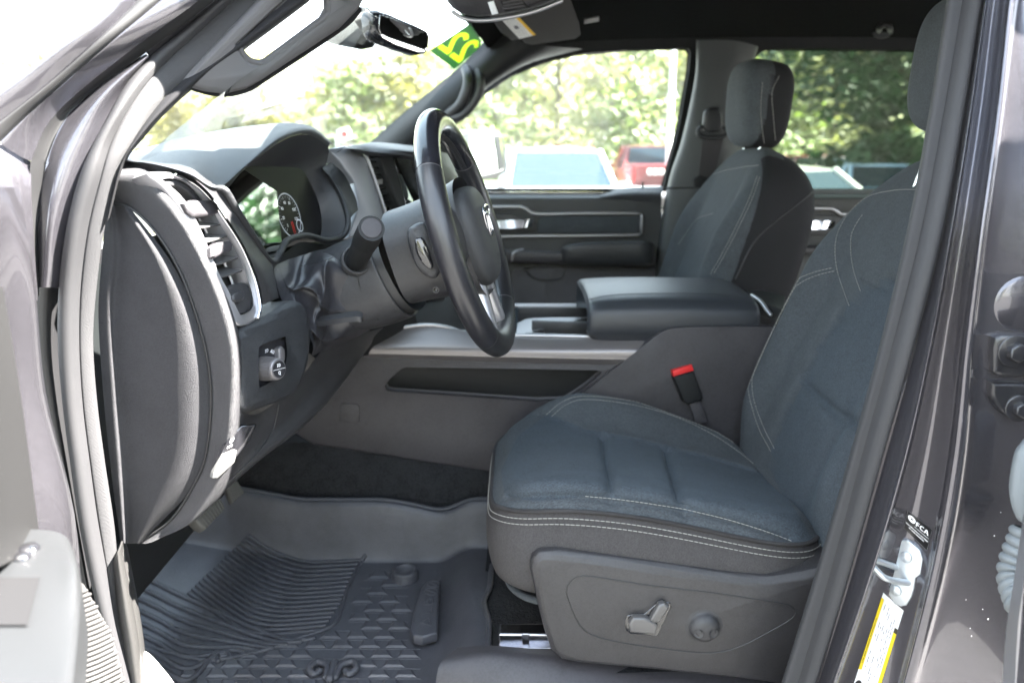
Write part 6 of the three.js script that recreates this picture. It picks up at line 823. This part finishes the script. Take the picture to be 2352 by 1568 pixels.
// parked cars: local frame, front towards +z
const carGlass = mat('carGlass', [0.012, 0.02, 0.028], 0.05, { ior: 1.38 });
mat('tyre', [0.02, 0.02, 0.02], 0.9);
function car(label, color, x, z, turn, o = {}) {
  const { L = 4.5, W = 1.82, Hh = 1.5, belt = 0.95, cab = [-1.7, -1.0, 0.35, 1.2], bed = false, name = 'parked_car', cat = 'car', group } = o;
  const c = thing(name, label, cat, V3(x, GY, z), group); c.rotation.y = turn; baseOf.set(c, V3(0, 0, 0));
  const pm = mat('carPaint' + label.length + color.join(), color, 0.35, { metalness: 0.15, clearcoat: 1, clearcoatRoughness: 0.05 });
  const hl = L / 2, sec = (zz, w, y0, y1, crown) => [V3(-w, y0, zz), V3(-w * 1.02, lerp(y0, y1, 0.5), zz), V3(-w * 0.96, y1 - 0.03, zz), V3(-w * 0.8, y1 + crown * 0.6, zz), V3(0, y1 + crown, zz), V3(w * 0.8, y1 + crown * 0.6, zz), V3(w * 0.96, y1 - 0.03, zz), V3(w * 1.02, lerp(y0, y1, 0.5), zz), V3(w, y0, zz)];
  const hood = belt - 0.06, w = W / 2;
  part(c, 'body', grid(net([sec(-hl, w * 0.6, 0.35, belt - 0.1, 0.0), sec(-hl + 0.08, w * 0.92, 0.26, belt - 0.02, 0.02), sec(-hl + 0.6, w, 0.24, belt, 0.02), sec(0, w, 0.22, belt, 0.02), sec(hl - 1.1, w, 0.22, belt - 0.02, 0.03), sec(hl - 0.3, w * 0.95, 0.25, hood - 0.12, 0.03), sec(hl - 0.05, w * 0.86, 0.3, hood - 0.25, 0.0), sec(hl, w * 0.55, 0.35, hood - 0.4, 0)], 4, 3)), pm);
  part(c, 'tail_panel', box(W * 0.86, belt - 0.42, 0.06, 0, (belt + 0.38) / 2, -hl + 0.02, 0.02), pm);
  const [r0, r1, f1, f0] = cab, wr = w * 0.76, wb = w * 0.93, ring = (zz, ww, y) => [V3(-ww, y, zz), V3(ww, y, zz)];
  part(c, 'roof', solid([[V3(-wr, Hh - 0.03, r1), V3(0, Hh, r1), V3(wr, Hh - 0.03, r1)], [V3(-wr, Hh, (r1 + f1) / 2), V3(0, Hh + 0.04, (r1 + f1) / 2), V3(wr, Hh, (r1 + f1) / 2)], [V3(-wr, Hh - 0.04, f1), V3(0, Hh - 0.01, f1), V3(wr, Hh - 0.04, f1)]], 4, 4, V3(0, -0.05, 0)), pm);
  const pane = (a, b, d, e) => solid([[a, b], [e, d]], 2, 4, V3(0, -0.012, 0));
  part(c, 'windscreen', pane(V3(-wr, Hh - 0.05, f1), V3(wr, Hh - 0.05, f1), V3(wb * 0.95, belt, f0), V3(-wb * 0.95, belt, f0)), carGlass);
  part(c, 'rear_window', pane(V3(-wr, Hh - 0.05, r1), V3(wr, Hh - 0.05, r1), V3(wb * 0.95, belt, r0), V3(-wb * 0.95, belt, r0)), carGlass);
  for (const s of [-1, 1]) {
    part(c, 'side_window', solid([[V3(s * wr, Hh - 0.06, r1 + 0.05), V3(s * wr, Hh - 0.06, f1 - 0.05)], [V3(s * wb, belt, r0 + 0.12), V3(s * wb, belt, f0 - 0.15)]], 2, 3, V3(-s * 0.012, 0, 0)), carGlass);
    part(c, 'pillar', tube([V3(s * wr, Hh - 0.05, f1), V3(s * wb * 0.97, belt, f0)], 0.045, 2, 8), pm); part(c, 'pillar', tube([V3(s * wr, Hh - 0.05, r1), V3(s * wb * 0.97, belt, r0)], 0.06, 2, 8), pm); part(c, 'pillar', tube([V3(s * wr * 1.01, Hh - 0.05, (r1 + f1) / 2), V3(s * wb * 1.01, belt, (r0 + f0) / 2)], 0.04, 2, 8), pm);
    part(c, 'headlight', box(0.42, 0.13, 0.12, s * w * 0.68, hood - 0.22, hl - 0.14, 0.04), M.lampLens); part(c, 'tail_light', box(0.22, 0.3, 0.08, s * w * 0.84, belt - 0.2, -hl + 0.05, 0.03), M.red);
    part(c, 'wing_mirror', box(0.2, 0.13, 0.1, s * (w + 0.1), belt + 0.06, f0 - 0.45, 0.04), pm);
    for (const zz of [hl - 0.85, -hl + 0.85]) { const wl = part(c, 'wheel', cyl(V3(s * (w - 0.22), 0.33, zz), V3(s * (w + 0.01), 0.33, zz), 0.33, 0.33, 24), M.tyre); part(wl, 'rim', cyl(V3(s * (w - 0.02), 0.33, zz), V3(s * (w + 0.02), 0.33, zz), 0.21, 0.2, 16), M.silver); }
  }
  part(c, 'bumper', box(W * 0.96, 0.16, 0.2, 0, 0.42, -hl, 0.05), o.bump || pm);
  if (bed) { for (const s of [-1, 1]) part(c, 'bed_side', box(0.09, 0.2, 1.6, s * (w - 0.06), belt + 0.06, -hl + 0.85, 0.03), pm); const tg = part(c, 'tailgate', box(W * 0.9, 0.5, 0.07, 0, belt - 0.1, -hl - 0.01, 0.03), pm); for (let k = 0; k < 6; k++) part(tg, 'letter', box(0.12, 0.13, 0.03, -0.4 + k * 0.16, belt - 0.06, -hl - 0.05, 0.02), M.white); }
  return c;
}
car('white crossover facing us, filling the far front window', [0.42, 0.44, 0.47], 0.72, -13.4, 0.04, { L: 4.6, W: 1.9, Hh: 1.66, belt: 1.02, cab: [-1.9, -1.3, 0.3, 1.25] });
car('red hatchback with only its roof above the white crossover', [0.36, 0.03, 0.03], 2.0, -27, 0.1, { W: 1.7, Hh: 1.76, belt: 1.1 });
car('red pickup seen from behind, beside the lamp post', [0.14, 0.012, 0.016], 4.2, -24.5, Math.PI, { L: 5.2, W: 1.8, Hh: 1.78, belt: 1.12, cab: [-0.5, -0.3, 0.9, 1.6], bed: true, name: 'parked_pickup', cat: 'pickup truck', bump: M.silver });
car('white sedan just right of the passenger seat', [0.42, 0.43, 0.44], 4.15, -12.2, 0.2, { Hh: 1.4, belt: 0.9 });
car('light blue sedan in the middle of the rear window', [0.3, 0.42, 0.6], 8.2, -17.6, -0.25, { Hh: 1.36, belt: 0.88 });
car('dark red car beyond the light blue sedan', [0.2, 0.015, 0.025], 9.4, -24, 0.2, { Hh: 1.5 });
car('blue car under the dense dark tree', [0.06, 0.12, 0.4], 11.4, -24.5, 0.3, { Hh: 1.5 });
car('silver car partly hidden by the driver seat', [0.3, 0.31, 0.33], 8.5, -14.2, 0.15, { Hh: 1.36, belt: 0.88 });
renderer.render(scene, camera);
